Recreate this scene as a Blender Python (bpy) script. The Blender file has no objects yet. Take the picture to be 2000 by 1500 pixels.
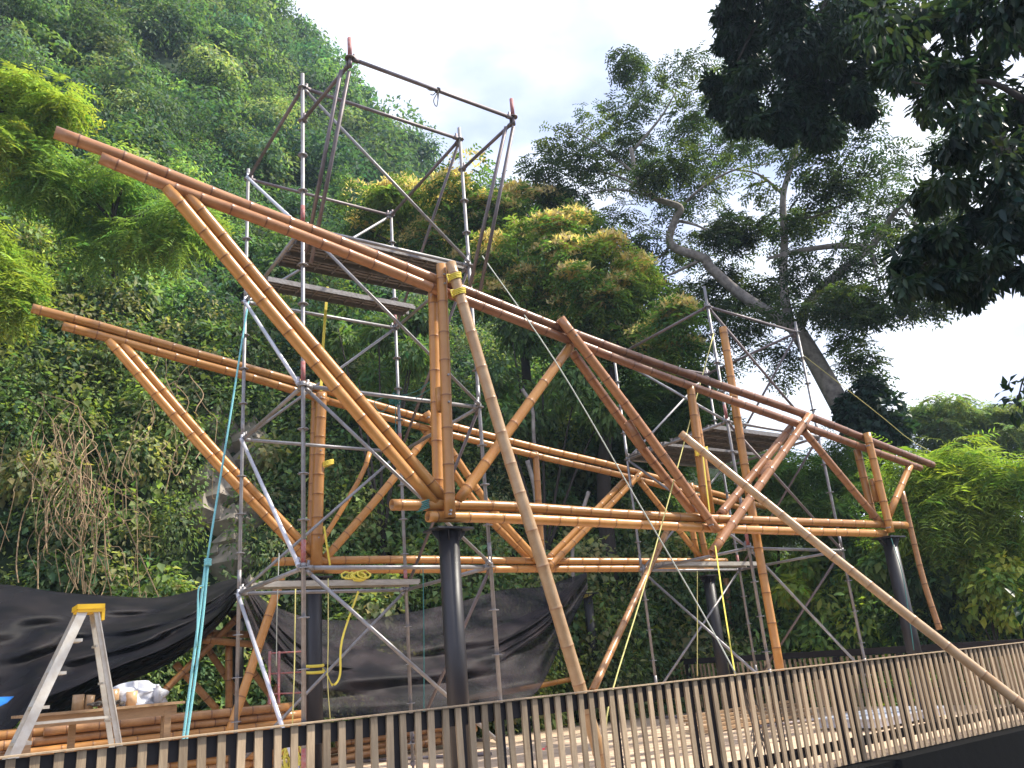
import bpy, math, random
import numpy as np
from mathutils import Vector, Matrix
random.seed(7)
RNG = np.random.default_rng(11)
C = bpy.context.scene.collection
S = bpy.context.scene
rad = math.radians

# ------------------------------------------------------------ camera (eye = world origin, ground 1.3 m below)
F_PX = 1636.0; PITCH, ROLL, YAW = rad(18.61), rad(-4.925), rad(36.14)
_f = np.array([math.sin(YAW)*math.cos(PITCH), math.cos(YAW)*math.cos(PITCH), math.sin(PITCH)])
_r = np.array([math.cos(YAW), -math.sin(YAW), 0.0]); _u = np.cross(_r, _f)
M3 = np.array([math.cos(ROLL)*_r+math.sin(ROLL)*_u, -math.sin(ROLL)*_r+math.cos(ROLL)*_u, _f])
cam_d = bpy.data.cameras.new('camera'); cam = bpy.data.objects.new('camera', cam_d); C.objects.link(cam)
cam.matrix_world = Matrix(((M3[0][0], M3[1][0], -M3[2][0], 0), (M3[0][1], M3[1][1], -M3[2][1], 0), (M3[0][2], M3[1][2], -M3[2][2], 0), (0, 0, 0, 1)))
cam_d.sensor_width = 36; cam_d.lens = F_PX/2000*36; cam_d.clip_start = 0.05; cam_d.clip_end = 3000
S.camera = cam

# ------------------------------------------------------------ sky and sun
SUN_AZ, SUN_EL = rad(118), rad(50)          # azimuth measured from +Y towards +X
W = bpy.data.worlds.new('World'); S.world = W; W.use_nodes = True
nt = W.node_tree; nt.nodes.clear()
out = nt.nodes.new('ShaderNodeOutputWorld'); bg = nt.nodes.new('ShaderNodeBackground')
sky = nt.nodes.new('ShaderNodeTexSky'); sky.sky_type = 'NISHITA'; sky.sun_disc = False
sky.sun_elevation = SUN_EL; sky.sun_rotation = SUN_AZ; sky.dust_density = 2.0
tc = nt.nodes.new('ShaderNodeTexCoord'); mp = nt.nodes.new('ShaderNodeMapping'); mp.inputs['Scale'].default_value = (1.6, 1.6, 3.6)
nz = nt.nodes.new('ShaderNodeTexNoise'); nz.inputs['Scale'].default_value = 1.25; nz.inputs['Detail'].default_value = 8; nz.inputs['Roughness'].default_value = 0.55
cr = nt.nodes.new('ShaderNodeValToRGB'); cr.color_ramp.elements[0].position = 0.34; cr.color_ramp.elements[0].color = (0.45,)*3+(1,)
cr.color_ramp.elements[1].position = 0.60; cr.color_ramp.elements[1].color = (1, 1, 1, 1)
nz2 = nt.nodes.new('ShaderNodeTexNoise'); nz2.inputs['Scale'].default_value = 2.6; nz2.inputs['Detail'].default_value = 7
cr2 = nt.nodes.new('ShaderNodeValToRGB'); cr2.color_ramp.elements[0].position = 0.38; cr2.color_ramp.elements[0].color = (4.6, 5.2, 7.9, 1)
cr2.color_ramp.elements[1].position = 0.60; cr2.color_ramp.elements[1].color = (8.6, 8.9, 9.8, 1)
mx = nt.nodes.new('ShaderNodeMix'); mx.data_type = 'RGBA'
L = nt.links.new
L(tc.outputs['Generated'], mp.inputs['Vector']); L(mp.outputs[0], nz.inputs['Vector']); L(mp.outputs[0], nz2.inputs['Vector'])
L(nz.outputs['Fac'], cr.inputs['Fac']); L(nz2.outputs['Fac'], cr2.inputs['Fac'])
L(cr.outputs['Color'], mx.inputs['Factor']); L(sky.outputs['Color'], mx.inputs['A']); L(cr2.outputs['Color'], mx.inputs['B'])
L(mx.outputs['Result'], bg.inputs['Color']); bg.inputs['Strength'].default_value = 0.102; L(bg.outputs[0], out.inputs['Surface'])
sd = bpy.data.lights.new('sun', 'SUN'); sun = bpy.data.objects.new('sun', sd); C.objects.link(sun)
sd.energy = 4.1; sd.angle = rad(1.5); sd.color = (1.0, 0.93, 0.80)
_sv = Vector((math.sin(SUN_AZ)*math.cos(SUN_EL), math.cos(SUN_AZ)*math.cos(SUN_EL), math.sin(SUN_EL)))
sun.rotation_euler = _sv.to_track_quat('Z', 'Y').to_euler()
S.view_settings.view_transform = 'Standard'; S.view_settings.look = 'None'; S.view_settings.gamma = 1; S.view_settings.exposure = 1.0
S.render.engine = 'CYCLES'
try:
    S.cycles.max_bounces = 6; S.cycles.transparent_max_bounces = 12; S.cycles.diffuse_bounces = 3
except Exception: pass

# ------------------------------------------------------------ pixel -> point helpers (photo pixels, onto real planes)
def ray(u, v): return M3.T @ np.array([(u-1000)/F_PX, (750-v)/F_PX, 1.0])
def PY(u, v, Y): r = ray(u, v); return r/r[1]*Y
def PZ(u, v, Z): r = ray(u, v); return r/r[2]*Z
def PD(u, v, D): r = ray(u, v); return r/math.hypot(r[0], r[1])*D
G = -1.3

# ------------------------------------------------------------ materials
def mat(name, col=(0.5,)*3, rough=0.6, metal=0.0, spec=0.4, noise=0.0, nscale=8.0, ncol=None, bump=0.0, bscale=30.0, stretch=(1, 1, 1), objrand=0.0, island=0.0):
    m = bpy.data.materials.new(name); m.use_nodes = True; t = m.node_tree; b = t.nodes['Principled BSDF']
    b.inputs['Roughness'].default_value = rough; b.inputs['Metallic'].default_value = metal
    b.inputs['Specular IOR Level'].default_value = spec; b.inputs['Base Color'].default_value = (*col, 1)
    tcx = t.nodes.new('ShaderNodeTexCoord'); mpx = t.nodes.new('ShaderNodeMapping'); mpx.inputs['Scale'].default_value = stretch
    t.links.new(tcx.outputs['Object'], mpx.inputs['Vector']); last = None
    if noise > 0:
        n = t.nodes.new('ShaderNodeTexNoise'); n.inputs['Scale'].default_value = nscale; n.inputs['Detail'].default_value = 6; n.inputs['Roughness'].default_value = 0.65
        t.links.new(mpx.outputs[0], n.inputs['Vector'])
        r = t.nodes.new('ShaderNodeValToRGB'); r.color_ramp.elements[0].position = 0.35; r.color_ramp.elements[1].position = 0.68
        nc = ncol or tuple(c*0.45 for c in col)
        r.color_ramp.elements[0].color = (*[c*(1-noise)+d*noise for c, d in zip(col, nc)], 1); r.color_ramp.elements[1].color = (*col, 1)
        t.links.new(n.outputs['Fac'], r.inputs['Fac']); last = r.outputs['Color']
    if objrand > 0 or island > 0:
        h = t.nodes.new('ShaderNodeHueSaturation'); mr = t.nodes.new('ShaderNodeMapRange')
        if island > 0:
            gi = t.nodes.new('ShaderNodeNewGeometry'); src = gi.outputs['Random Per Island']; k = island
        else:
            oi = t.nodes.new('ShaderNodeObjectInfo'); src = oi.outputs['Random']; k = objrand
        mr.inputs['To Min'].default_value = 1-k; mr.inputs['To Max'].default_value = 1+k
        t.links.new(src, mr.inputs['Value']); t.links.new(mr.outputs[0], h.inputs['Value'])
        if last: t.links.new(last, h.inputs['Color'])
        else: h.inputs['Color'].default_value = (*col, 1)
        last = h.outputs['Color']
    if last: t.links.new(last, b.inputs['Base Color'])
    if bump > 0:
        n2 = t.nodes.new('ShaderNodeTexNoise'); n2.inputs['Scale'].default_value = bscale; n2.inputs['Detail'].default_value = 5
        t.links.new(mpx.outputs[0], n2.inputs['Vector'])
        bp = t.nodes.new('ShaderNodeBump'); bp.inputs['Strength'].default_value = bump; bp.inputs['Distance'].default_value = 0.02
        t.links.new(n2.outputs['Fac'], bp.inputs['Height']); t.links.new(bp.outputs[0], b.inputs['Normal'])
    return m

def bamboo_mat(name, col, dark, ring):
    m = bpy.data.materials.new(name); m.use_nodes = True; t = m.node_tree; b = t.nodes['Principled BSDF']
    b.inputs['Roughness'].default_value = 0.30; b.inputs['Specular IOR Level'].default_value = 0.5
    tcx = t.nodes.new('ShaderNodeTexCoord'); n = t.nodes.new('ShaderNodeTexNoise'); n.inputs['Scale'].default_value = 5.0; n.inputs['Detail'].default_value = 7; n.inputs['Roughness'].default_value = 0.7
    t.links.new(tcx.outputs['Object'], n.inputs['Vector'])
    r = t.nodes.new('ShaderNodeValToRGB'); r.color_ramp.elements[0].position = 0.33; r.color_ramp.elements[1].position = 0.62
    r.color_ramp.elements[0].color = (*dark, 1); r.color_ramp.elements[1].color = (*col, 1); t.links.new(n.outputs['Fac'], r.inputs['Fac'])
    oi = t.nodes.new('ShaderNodeObjectInfo'); mr = t.nodes.new('ShaderNodeMapRange'); mr.inputs['To Min'].default_value = 0.72; mr.inputs['To Max'].default_value = 1.2
    h = t.nodes.new('ShaderNodeHueSaturation'); t.links.new(oi.outputs['Random'], mr.inputs['Value']); t.links.new(mr.outputs[0], h.inputs['Value'])
    t.links.new(r.outputs['Color'], h.inputs['Color'])
    at = t.nodes.new('ShaderNodeAttribute'); at.attribute_name = 'ring'
    x = t.nodes.new('ShaderNodeMix'); x.data_type = 'RGBA'; t.links.new(at.outputs['Fac'], x.inputs['Factor'])
    t.links.new(h.outputs['Color'], x.inputs['A']); x.inputs['B'].default_value = (*ring, 1); t.links.new(x.outputs['Result'], b.inputs['Base Color'])
    n2 = t.nodes.new('ShaderNodeTexNoise'); n2.inputs['Scale'].default_value = 60; t.links.new(tcx.outputs['Object'], n2.inputs['Vector'])
    bp = t.nodes.new('ShaderNodeBump'); bp.inputs['Strength'].default_value = 0.12; bp.inputs['Distance'].default_value = 0.01
    t.links.new(n2.outputs['Fac'], bp.inputs['Height']); t.links.new(bp.outputs[0], b.inputs['Normal'])
    return m

BAM = bamboo_mat('bamboo_treated', (0.48, 0.235, 0.07), (0.42, 0.185, 0.05), (0.17, 0.065, 0.025))
BAMR = bamboo_mat('bamboo_russet', (0.40, 0.195, 0.09), (0.31, 0.135, 0.06), (0.15, 0.06, 0.035))
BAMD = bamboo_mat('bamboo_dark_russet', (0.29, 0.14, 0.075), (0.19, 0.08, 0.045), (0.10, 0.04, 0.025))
BAMP = bamboo_mat('bamboo_pale', (0.58, 0.39, 0.22), (0.45, 0.26, 0.12), (0.30, 0.16, 0.08))
BAMO = bamboo_mat('bamboo_old', (0.42, 0.22, 0.09), (0.25, 0.11, 0.04), (0.10, 0.04, 0.02))
GALV = mat('galvanised_steel', (0.33, 0.33, 0.35), 0.5, 0.55, noise=0.6, nscale=9, ncol=(0.20, 0.17, 0.15), bump=0.1)
GALVD = mat('dark_galvanised_steel', (0.23, 0.20, 0.21), 0.55, 0.5, noise=0.5, nscale=9, ncol=(0.10, 0.07, 0.07))
REDP = mat('worn_red_paint', (0.36, 0.07, 0.06), 0.6, noise=0.6, nscale=30, ncol=(0.35, 0.3, 0.3))
WHT = mat('white_steel', (0.62, 0.62, 0.68), 0.45, 0.3, noise=0.3, nscale=12)
DECK = mat('scaffold_deck', (0.26, 0.25, 0.25), 0.6, 0.4, noise=0.6, nscale=14, ncol=(0.12, 0.10, 0.09), bump=0.2)
DECKL = mat('pale_plank', (0.46, 0.43, 0.38), 0.75, 0.0, noise=0.5, nscale=6, bump=0.15, stretch=(1, 6, 6))
BLK = mat('black_steel', (0.022, 0.020, 0.024), 0.45, 0.0, spec=0.5, noise=0.3, nscale=5)
BLKR = mat('dark_rail_steel', (0.018, 0.014, 0.016), 0.6, 0.0)
SLAT = mat('weathered_slat_wood', (0.46, 0.345, 0.22), 0.75, noise=0.55, nscale=7, ncol=(0.20, 0.13, 0.08), bump=0.2, stretch=(5, 5, 0.5), island=0.36)
ALU = mat('aluminium', (0.55, 0.54, 0.50), 0.5, 0.4, noise=0.5, nscale=10, ncol=(0.35, 0.28, 0.2))
YEL = mat('yellow_plastic', (0.80, 0.50, 0.02), 0.4, noise=0.2)
STRAP = mat('yellow_strap', (0.80, 0.66, 0.10), 0.7, noise=0.2, nscale=40)
ROPEC = mat('cyan_rope', (0.25, 0.62, 0.68), 0.8, bump=0.5, bscale=120, noise=0.3, nscale=60)
ROPEG = mat('green_rope', (0.05, 0.20, 0.19), 0.8)
ROPEW = mat('pale_rope', (0.50, 0.52, 0.45), 0.8)
ROPED = mat('dark_rope', (0.08, 0.07, 0.06), 0.9)
TWINE = mat('yellow_twine', (0.66, 0.60, 0.22), 0.8)
TABLE = mat('rough_table_wood', (0.42, 0.27, 0.15), 0.75, noise=0.6, nscale=8, stretch=(1, 6, 6), bump=0.2)
BAG = mat('white_plastic_bag', (0.55, 0.56, 0.60), 0.35, noise=0.25, nscale=15, bump=0.6, bscale=12)
BLUE = mat('blue_tarpaulin', (0.02, 0.20, 0.62), 0.5)
BARK = mat('grey_bark', (0.36, 0.32, 0.29), 0.85, noise=0.7, nscale=5, ncol=(0.07, 0.055, 0.05), bump=0.6, bscale=14)
BARKD = mat('dark_bark', (0.05, 0.04, 0.035), 0.9, noise=0.5, nscale=6, bump=0.5)
VINE = mat('dry_vine', (0.30, 0.21, 0.12), 0.85, noise=0.4, nscale=4, island=0.3)
ROCK = mat('limestone', (0.36, 0.31, 0.26), 0.9, noise=0.8, nscale=1.6, ncol=(0.12, 0.11, 0.09), bump=0.8, bscale=3)
SOIL = mat('forest_soil', (0.03, 0.055, 0.02), 0.95, noise=0.7, nscale=0.6, ncol=(0.012, 0.018, 0.01), bump=0.5, bscale=2)
DARKG = mat('near_black_soil', (0.004, 0.004, 0.0045), 0.95, spec=0.08, noise=0.4, nscale=3, bump=0.4, bscale=8)  # even near-black tone for platform edge and path

def sand_mat():
    m = mat('sandy_floor', (0.70, 0.53, 0.38), 0.9, noise=0.45, nscale=2.4, ncol=(0.36, 0.26, 0.18), bump=0.5, bscale=9)
    t = m.node_tree; b = t.nodes['Principled BSDF']; src = b.inputs['Base Color'].links[0].from_socket
    br = t.nodes.new('ShaderNodeTexBrick'); br.inputs['Scale'].default_value = 1.0; br.inputs['Mortar Size'].default_value = 0.012
    br.inputs['Brick Width'].default_value = 0.6; br.inputs['Row Height'].default_value = 0.3
    br.inputs['Color1'].default_value = (1, 1, 1, 1); br.inputs['Color2'].default_value = (0.88, 0.86, 0.84, 1); br.inputs['Mortar'].default_value = (0.55, 0.5, 0.45, 1)
    tcx = t.nodes.new('ShaderNodeTexCoord'); t.links.new(tcx.outputs['Object'], br.inputs['Vector'])
    x = t.nodes.new('ShaderNodeMix'); x.data_type = 'RGBA'; x.blend_type = 'MULTIPLY'; x.inputs['Factor'].default_value = 0.6
    t.links.new(src, x.inputs['A']); t.links.new(br.outputs['Color'], x.inputs['B']); t.links.new(x.outputs['Result'], b.inputs['Base Color'])
    return m
SAND = sand_mat()

def net_mat(name, trans, col=(0.005, 0.005, 0.008), hi=(0.022, 0.018, 0.020)):
    m = bpy.data.materials.new(name); m.use_nodes = True; t = m.node_tree; b = t.nodes['Principled BSDF']
    b.inputs['Roughness'].default_value = 0.6; b.inputs['Specular IOR Level'].default_value = 0.15
    tcx = t.nodes.new('ShaderNodeTexCoord')
    n = t.nodes.new('ShaderNodeTexNoise'); n.inputs['Scale'].default_value = 2.0; n.inputs['Detail'].default_value = 6; t.links.new(tcx.outputs['Object'], n.inputs['Vector'])
    r = t.nodes.new('ShaderNodeValToRGB'); r.color_ramp.elements[0].position = 0.4; r.color_ramp.elements[1].position = 0.75
    r.color_ramp.elements[0].color = (*col, 1); r.color_ramp.elements[1].color = (*hi, 1)
    t.links.new(n.outputs['Fac'], r.inputs['Fac']); t.links.new(r.outputs['Color'], b.inputs['Base Color'])
    tr = t.nodes.new('ShaderNodeBsdfTransparent'); x = t.nodes.new('ShaderNodeMixShader'); x.inputs['Fac'].default_value = trans
    o = t.nodes['Material Output']; t.links.new(b.outputs[0], x.inputs[1]); t.links.new(tr.outputs[0], x.inputs[2]); t.links.new(x.outputs[0], o.inputs['Surface'])
    return m
NET = net_mat('black_shade_net', 0.10); NETT = net_mat('thin_black_shade_net', 0.4, (0.012, 0.011, 0.015), (0.07, 0.055, 0.06))

def leaf_mat(name, trans=0.35, rough=0.45, gain=1.0):
    m = bpy.data.materials.new(name); m.use_nodes = True; t = m.node_tree; b = t.nodes['Principled BSDF']
    b.inputs['Roughness'].default_value = rough; b.inputs['Specular IOR Level'].default_value = 0.22
    ar = t.nodes.new('ShaderNodeAttribute'); ar.attribute_name = 'col'; at = t.nodes.new('ShaderNodeVectorMath'); at.operation = 'SCALE'; at.inputs['Scale'].default_value = gain
    t.links.new(ar.outputs['Color'], at.inputs[0]); t.links.new(at.outputs[0], b.inputs['Base Color'])
    tl = t.nodes.new('ShaderNodeBsdfTranslucent'); g = t.nodes.new('ShaderNodeMix'); g.data_type = 'RGBA'; g.blend_type = 'MULTIPLY'; g.inputs['Factor'].default_value = 1
    t.links.new(at.outputs[0], g.inputs['A']); g.inputs['B'].default_value = (1.5, 1.6, 0.6, 1); t.links.new(g.outputs['Result'], tl.inputs['Color'])
    x = t.nodes.new('ShaderNodeMixShader'); x.inputs['Fac'].default_value = trans
    o = t.nodes['Material Output']; t.links.new(b.outputs[0], x.inputs[1]); t.links.new(tl.outputs[0], x.inputs[2]); t.links.new(x.outputs[0], o.inputs['Surface'])
    return m
LEAF = leaf_mat('leaf', 0.45, 0.6, 1.35); LEAFD = leaf_mat('thick_leaf', 0.3, 0.4)

# ------------------------------------------------------------ object helpers
def props(o, label=None, cat=None, group=None, kind=None):
    if label: o['label'] = label
    if cat: o['category'] = cat
    if group: o['group'] = group
    if kind: o['kind'] = kind
    return o
def thing(name, loc, label, cat, group=None):
    o = bpy.data.objects.new(name, None); C.objects.link(o); o.location = [float(x) for x in loc]; o.empty_display_size = 0.2
    return props(o, label, cat, group)
def origin_of(o):
    v = Vector((0, 0, 0))
    while o is not None: v += o.location; o = o.parent
    return np.array(v)

class MB:
    def __init__(s): s.v = []; s.f = []; s.mi = []; s.ring = {}; s.n = 0
    def add(s, vs, fs, m=0, ring=None):
        b = s.n; s.v.extend([tuple(map(float, p)) for p in vs]); s.f.extend([tuple(i+b for i in f) for f in fs]); s.mi.extend([m]*len(fs))
        if ring is not None:
            for i, r in enumerate(ring): s.ring[b+i] = r
        s.n += len(vs); return s
    def box(s, c, size, ax=None, m=0):
        ax = np.eye(3) if ax is None else np.array(ax); c = np.array(c, float); h = np.array(size, float)/2
        vs = [c+ax[0]*h[0]*i+ax[1]*h[1]*j+ax[2]*h[2]*k for i in (-1, 1) for j in (-1, 1) for k in (-1, 1)]
        return s.add(vs, [(0, 1, 3, 2), (4, 6, 7, 5), (0, 4, 5, 1), (2, 3, 7, 6), (0, 2, 6, 4), (1, 5, 7, 3)], m)
    def beam(s, p, q, w, h, m=0, up=(0, 0, 1)):
        p = np.array(p, float); q = np.array(q, float); d = q-p; l = np.linalg.norm(d); d /= l
        x = np.cross(d, np.array(up, float))
        if np.linalg.norm(x) < 1e-3: x = np.cross(d, (0, 1, 0))
        x /= np.linalg.norm(x); z = np.cross(x, d)
        return s.box((p+q)/2, (l, w, h), (d, x, z), m)
    def tube(s, pts, r, seg=8, m=0, cap=True, ring=None, hollow=0):
        pts = [np.array(p, float) for p in pts]; n = len(pts)
        rs = [r]*n if np.isscalar(r) else list(r)
        d = pts[1]-pts[0]; d /= np.linalg.norm(d)
        a = np.cross(d, (0, 0, 1.0));
        if np.linalg.norm(a) < 1e-3: a = np.cross(d, (1.0, 0, 0))
        a /= np.linalg.norm(a); vs = []; fs = []; rg = []
        for i in range(n):
            if i == 0: t = pts[1]-pts[0]
            elif i == n-1: t = pts[-1]-pts[-2]
            else: t = pts[i+1]-pts[i-1]
            t = t/max(np.linalg.norm(t), 1e-9); a = a-t*np.dot(a, t); a /= np.linalg.norm(a); b = np.cross(t, a)
            for k in range(seg):
                an = 2*math.pi*k/seg; vs.append(pts[i]+(a*math.cos(an)+b*math.sin(an))*rs[i]); rg.append(ring[i] if ring else 0)
        for i in range(n-1):
            for k in range(seg):
                k2 = (k+1) % seg; fs.append((i*seg+k, i*seg+k2, (i+1)*seg+k2, (i+1)*seg+k))
        if cap: fs.append(tuple(range(seg))[::-1]); fs.append(tuple((n-1)*seg+k for k in range(seg)))
        return s.add(vs, fs, m, rg)
    def disc(s, c, ax, r, th, seg=12, m=0):
        c = np.array(c, float); ax = np.array(ax, float); return s.tube([c-ax*th/2, c+ax*th/2], r, seg, m)
    def build(s, name, mats, parent=None, smooth=False, loc=None, mesh_only=False):
        mats = mats if isinstance(mats, (list, tuple)) else [mats]
        arr = np.array(s.v)
        if parent is not None: org = origin_of(parent)
        elif loc is not None: org = np.array(loc, float)
        else: org = np.array([(arr[:, 0].min()+arr[:, 0].max())/2, (arr[:, 1].min()+arr[:, 1].max())/2, arr[:, 2].min()])
        arr = arr-org; me = bpy.data.meshes.new(name); me.from_pydata(arr.tolist(), [], s.f)
        for mm in mats: me.materials.append(mm)
        me.polygons.foreach_set('material_index', s.mi)
        if smooth: me.polygons.foreach_set('use_smooth', [len(f) == 4 for f in s.f])
        if s.ring:
            a = me.attributes.new('ring', 'FLOAT', 'POINT'); a.data.foreach_set('value', [float(s.ring.get(i, 0)) for i in range(s.n)])
        me.update(); o = bpy.data.objects.new(name, me); C.objects.link(o)
        if parent is not None: o.parent = parent
        else: o.location = org.tolist()
        return o

def smooth_pts(pts, k=6):
    P = [np.array(p, float) for p in pts]
    if len(P) < 3: return P
    o = []; P = [2*P[0]-P[1]]+P+[2*P[-1]-P[-2]]
    for i in range(1, len(P)-2):
        for j in range(k):
            t = j/k; a, b, c, d = P[i-1], P[i], P[i+1], P[i+2]
            o.append(0.5*((2*b)+(c-a)*t+(2*a-5*b+4*c-d)*t*t+(3*b-a-3*c+d)*t**3))
    o.append(P[-2]); return o

def bamboo(pts, dia, taper=1.0, rnd=None, seg=16, internode=0.36):
    """one culm: bulging nodes with dark rings, open hollow ends"""
    rnd = rnd or random
    P = [np.array(p, float) for p in pts]
    if len(P) == 2:
        d = P[1]-P[0]; mid = (P[0]+P[1])/2; ln = np.linalg.norm(d); off = np.array([0, rnd.uniform(-1, 1), rnd.uniform(-1, 1)])*0.004*ln; P = smooth_pts([P[0], mid+off, P[1]], 8)
    else: P = smooth_pts(P, 6)
    cum = [0]
    for i in range(1, len(P)): cum.append(cum[-1]+np.linalg.norm(P[i]-P[i-1]))
    Ln = cum[-1]; cum = np.array(cum); PA = np.array(P)
    at = lambda s_: np.array([np.interp(s_, cum, PA[:, k]) for k in range(3)])
    r0 = dia/2; st = [(0.0, 1, 0)]; s_ = rnd.uniform(0.08, 0.28)
    while s_ < Ln-0.06:
        st += [(s_-0.03, 0.985, 0.0), (s_-0.009, 1.02, 0.1), (s_-0.004, 1.045, 0.85), (s_+0.004, 1.04, 0.85), (s_+0.012, 1.0, 0.2), (s_+0.05, 0.985, 0)]
        s_ += internode*rnd.uniform(0.68, 1.28)
    st.append((Ln, 1, 0)); m = MB()
    pts2 = []; rr = []; rg = []
    d0 = (at(0.02)-at(0)); d0 /= np.linalg.norm(d0); d1 = at(Ln)-at(Ln-0.02); d1 /= np.linalg.norm(d1)
    pts2 += [at(0)+d0*0.10, at(0)+d0*0.095, at(0)+d0*0.0005]; rr += [0.001, r0*0.76, r0*0.78]; rg += [0.8, 0.6, 0.0]  # bore also takes the ring colour: shade inside the hollow end is painted
    lo = 0
    for a, k, g in st:
        a = max(lo, min(a, Ln)); lo = a
        pts2.append(at(a)); rr.append(r0*k*(1+(taper-1)*a/Ln)); rg.append(g)
    rl = r0*taper
    pts2 += [at(Ln)-d1*0.0005, at(Ln)-d1*0.095, at(Ln)-d1*0.10]; rr += [rl*0.78, rl*0.76, 0.001]; rg += [0, 0.6, 0.8]  # shaded bore painted at this end too
    # tube with explicit frame from the interior direction
    n = len(pts2); D = []
    for i in range(n):
        if i < 4: D.append(d0)
        elif i >= n-4: D.append(d1)
        else: t = pts2[i+1]-pts2[i-1]; L_ = np.linalg.norm(t); D.append(t/L_ if L_ > 1e-6 else D[-1])
    a = np.cross(D[0], (0, 0, 1.0))
    if np.linalg.norm(a) < 1e-2: a = np.cross(D[0], (1.0, 0, 0))
    a /= np.linalg.norm(a); vs = []; rgv = []; fs = []
    for i in range(n):
        a = a-D[i]*np.dot(a, D[i]); a /= np.linalg.norm(a); b = np.cross(D[i], a)
        for k in range(seg):
            an = 2*math.pi*k/seg; vs.append(pts2[i]+(a*math.cos(an)+b*math.sin(an))*rr[i]); rgv.append(rg[i])
    for i in range(n-1):
        for k in range(seg):
            k2 = (k+1) % seg; fs.append((i*seg+k, (i+1)*seg+k, (i+1)*seg+k2, i*seg+k2))
    m.add(vs, fs, 0, rgv); return m

# ------------------------------------------------------------ leaf meshes (numpy)
class Leaves:
    def __init__(s, hi=False): s.V = []; s.Cc = []; s.hi = hi
    def put(s, P, D, N, Ln, Wd, col):
        n = len(P)
        D = D/np.maximum(np.linalg.norm(D, axis=1, keepdims=True), 1e-6)
        Sd = np.cross(D, N); Sd /= np.maximum(np.linalg.norm(Sd, axis=1, keepdims=True), 1e-6); N2 = np.cross(Sd, D)
        Ln = np.broadcast_to(Ln, (n,))[:, None]; Wd = np.broadcast_to(Wd, (n,))[:, None]
        a = P; t = P+D*Ln-N2*Ln*0.12; mid = P+D*Ln*0.42+N2*Wd*0.18
        l = mid+Sd*Wd*0.5; r = mid-Sd*Wd*0.5
        if s.hi:
            f = lambda q, w, h: P+D*Ln*q+N2*(Wd*h)-N2*Ln*0.10*q*q+Sd*Wd*w
            s.V.append(np.stack([a, f(.28, .42, .12), f(.62, .40, .10), t, f(.62, -.40, .10), f(.28, -.42, .12)], 1).reshape(-1, 3)); k = 6
        else: s.V.append(np.stack([a, l, t, r], 1).reshape(-1, 3)); k = 4
        s.Cc.append(np.repeat(np.broadcast_to(col, (n, 3)), k, axis=0))
    def build(s, name, mt, parent=None, loc=None):
        V = np.concatenate(s.V); Co = np.concatenate(s.Cc); K = 6 if s.hi else 4; n = len(V)//K
        org = origin_of(parent) if parent is not None else (np.array(loc, float) if loc is not None else np.array([V[:, 0].mean(), V[:, 1].mean(), V[:, 2].min()]))
        me = bpy.data.meshes.new(name); me.vertices.add(n*K); me.vertices.foreach_set('co', (V-org).astype(np.float32).ravel())
        base = np.arange(n)[:, None]*K; idx = (base+np.array([0, 1, 2, 3, 0, 3, 4, 5] if s.hi else [0, 1, 2, 0, 2, 3])[None, :]).ravel(); NL = 4 if s.hi else 3
        me.loops.add(n*2*NL); me.loops.foreach_set('vertex_index', idx.astype(np.int32)); me.polygons.add(n*2)
        me.polygons.foreach_set('loop_start', (np.arange(n*2)*NL).astype(np.int32))
        a = me.attributes.new('col', 'FLOAT_COLOR', 'POINT'); a.data.foreach_set('color', np.concatenate([Co, np.ones((len(Co), 1))], 1).astype(np.float32).ravel())
        me.materials.append(mt); me.update(); me.validate()
        o = bpy.data.objects.new(name, me); C.objects.link(o)
        if parent is not None: o.parent = parent
        else: o.location = org.tolist()
        return o

def rdir(n): d = RNG.normal(size=(n, 3)); return d/np.linalg.norm(d, axis=1, keepdims=True)
def tint(col, n, var=0.25, hue=0.12):
    cb = np.array(col, float); cb = cb*0.84+cb.mean()*0.16; c = cb[None, :]*np.array([1.06, 1, 1])*np.exp(RNG.normal(0, var, (n, 1))); h = RNG.normal(0, hue, (n, 1))
    return np.clip(c*np.concatenate([1+h, 1+0*h, 1-h*0.6], 1), 0.002, 0.8)
def lobe(LV, c, R, n, ln, wd, col, droop=0.3, shell=0.55, up=0.7, var=0.25):
    """a clump of single leaves through the outer shell of an ellipsoid"""
    R = np.array(R if np.ndim(R) else (R, R, R), float); d = rdir(n); rr = shell+(1-shell)*RNG.random((n, 1))**0.6
    rr *= 1+0.16*np.sin(d[:, :1]*5+c[0])*np.cos(d[:, 1:2]*6+c[1])
    P = np.array(c)+d*R*rr; D = d+rdir(n)*0.9; D[:, 2] -= droop*2; N = d*0.7+rdir(n)*0.6; N[:, 2] += up
    k = RNG.uniform(0.65, 1.3, n); LV.put(P, D, N, ln*k, wd*k, tint(col, n, var))
def dome(LV, c, R, n, ln, wd, col, var=0.22, droop=0.25):
    """a closed crown: leaves lie along the outer shell, facing outwards, bumpy outline"""
    R = np.array(R if np.ndim(R) else (R, R, R), float); d = rdir(n); d[:, 2] = np.where(d[:, 2] < -0.35, -d[:, 2], d[:, 2])
    k1, k2 = RNG.uniform(0, 6, 2); bump = 1+0.17*np.sin(d[:, :1]*6+k1)*np.cos(d[:, 1:2]*7+k2)+0.10*np.sin(d[:, 2:]*13+k1*2)*np.sin(d[:, :1]*12+k2); rr = RNG.uniform(0.80, 1.04, (n, 1))*bump
    P = np.array(c)+d*R*rr; T = np.cross(d, rdir(n)); D = T+d*0.35+rdir(n)*0.25; D[:, 2] -= droop; N = d+rdir(n)*0.42; N[:, 2] += 0.15
    k = RNG.uniform(0.65, 1.3, n); cc = tint(col, n, var)*np.clip(0.55+0.45*(rr-0.75)/0.3*1.0, 0.5, 1.15)**0; LV.put(P, D, N, ln*k, wd*k, cc)
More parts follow.
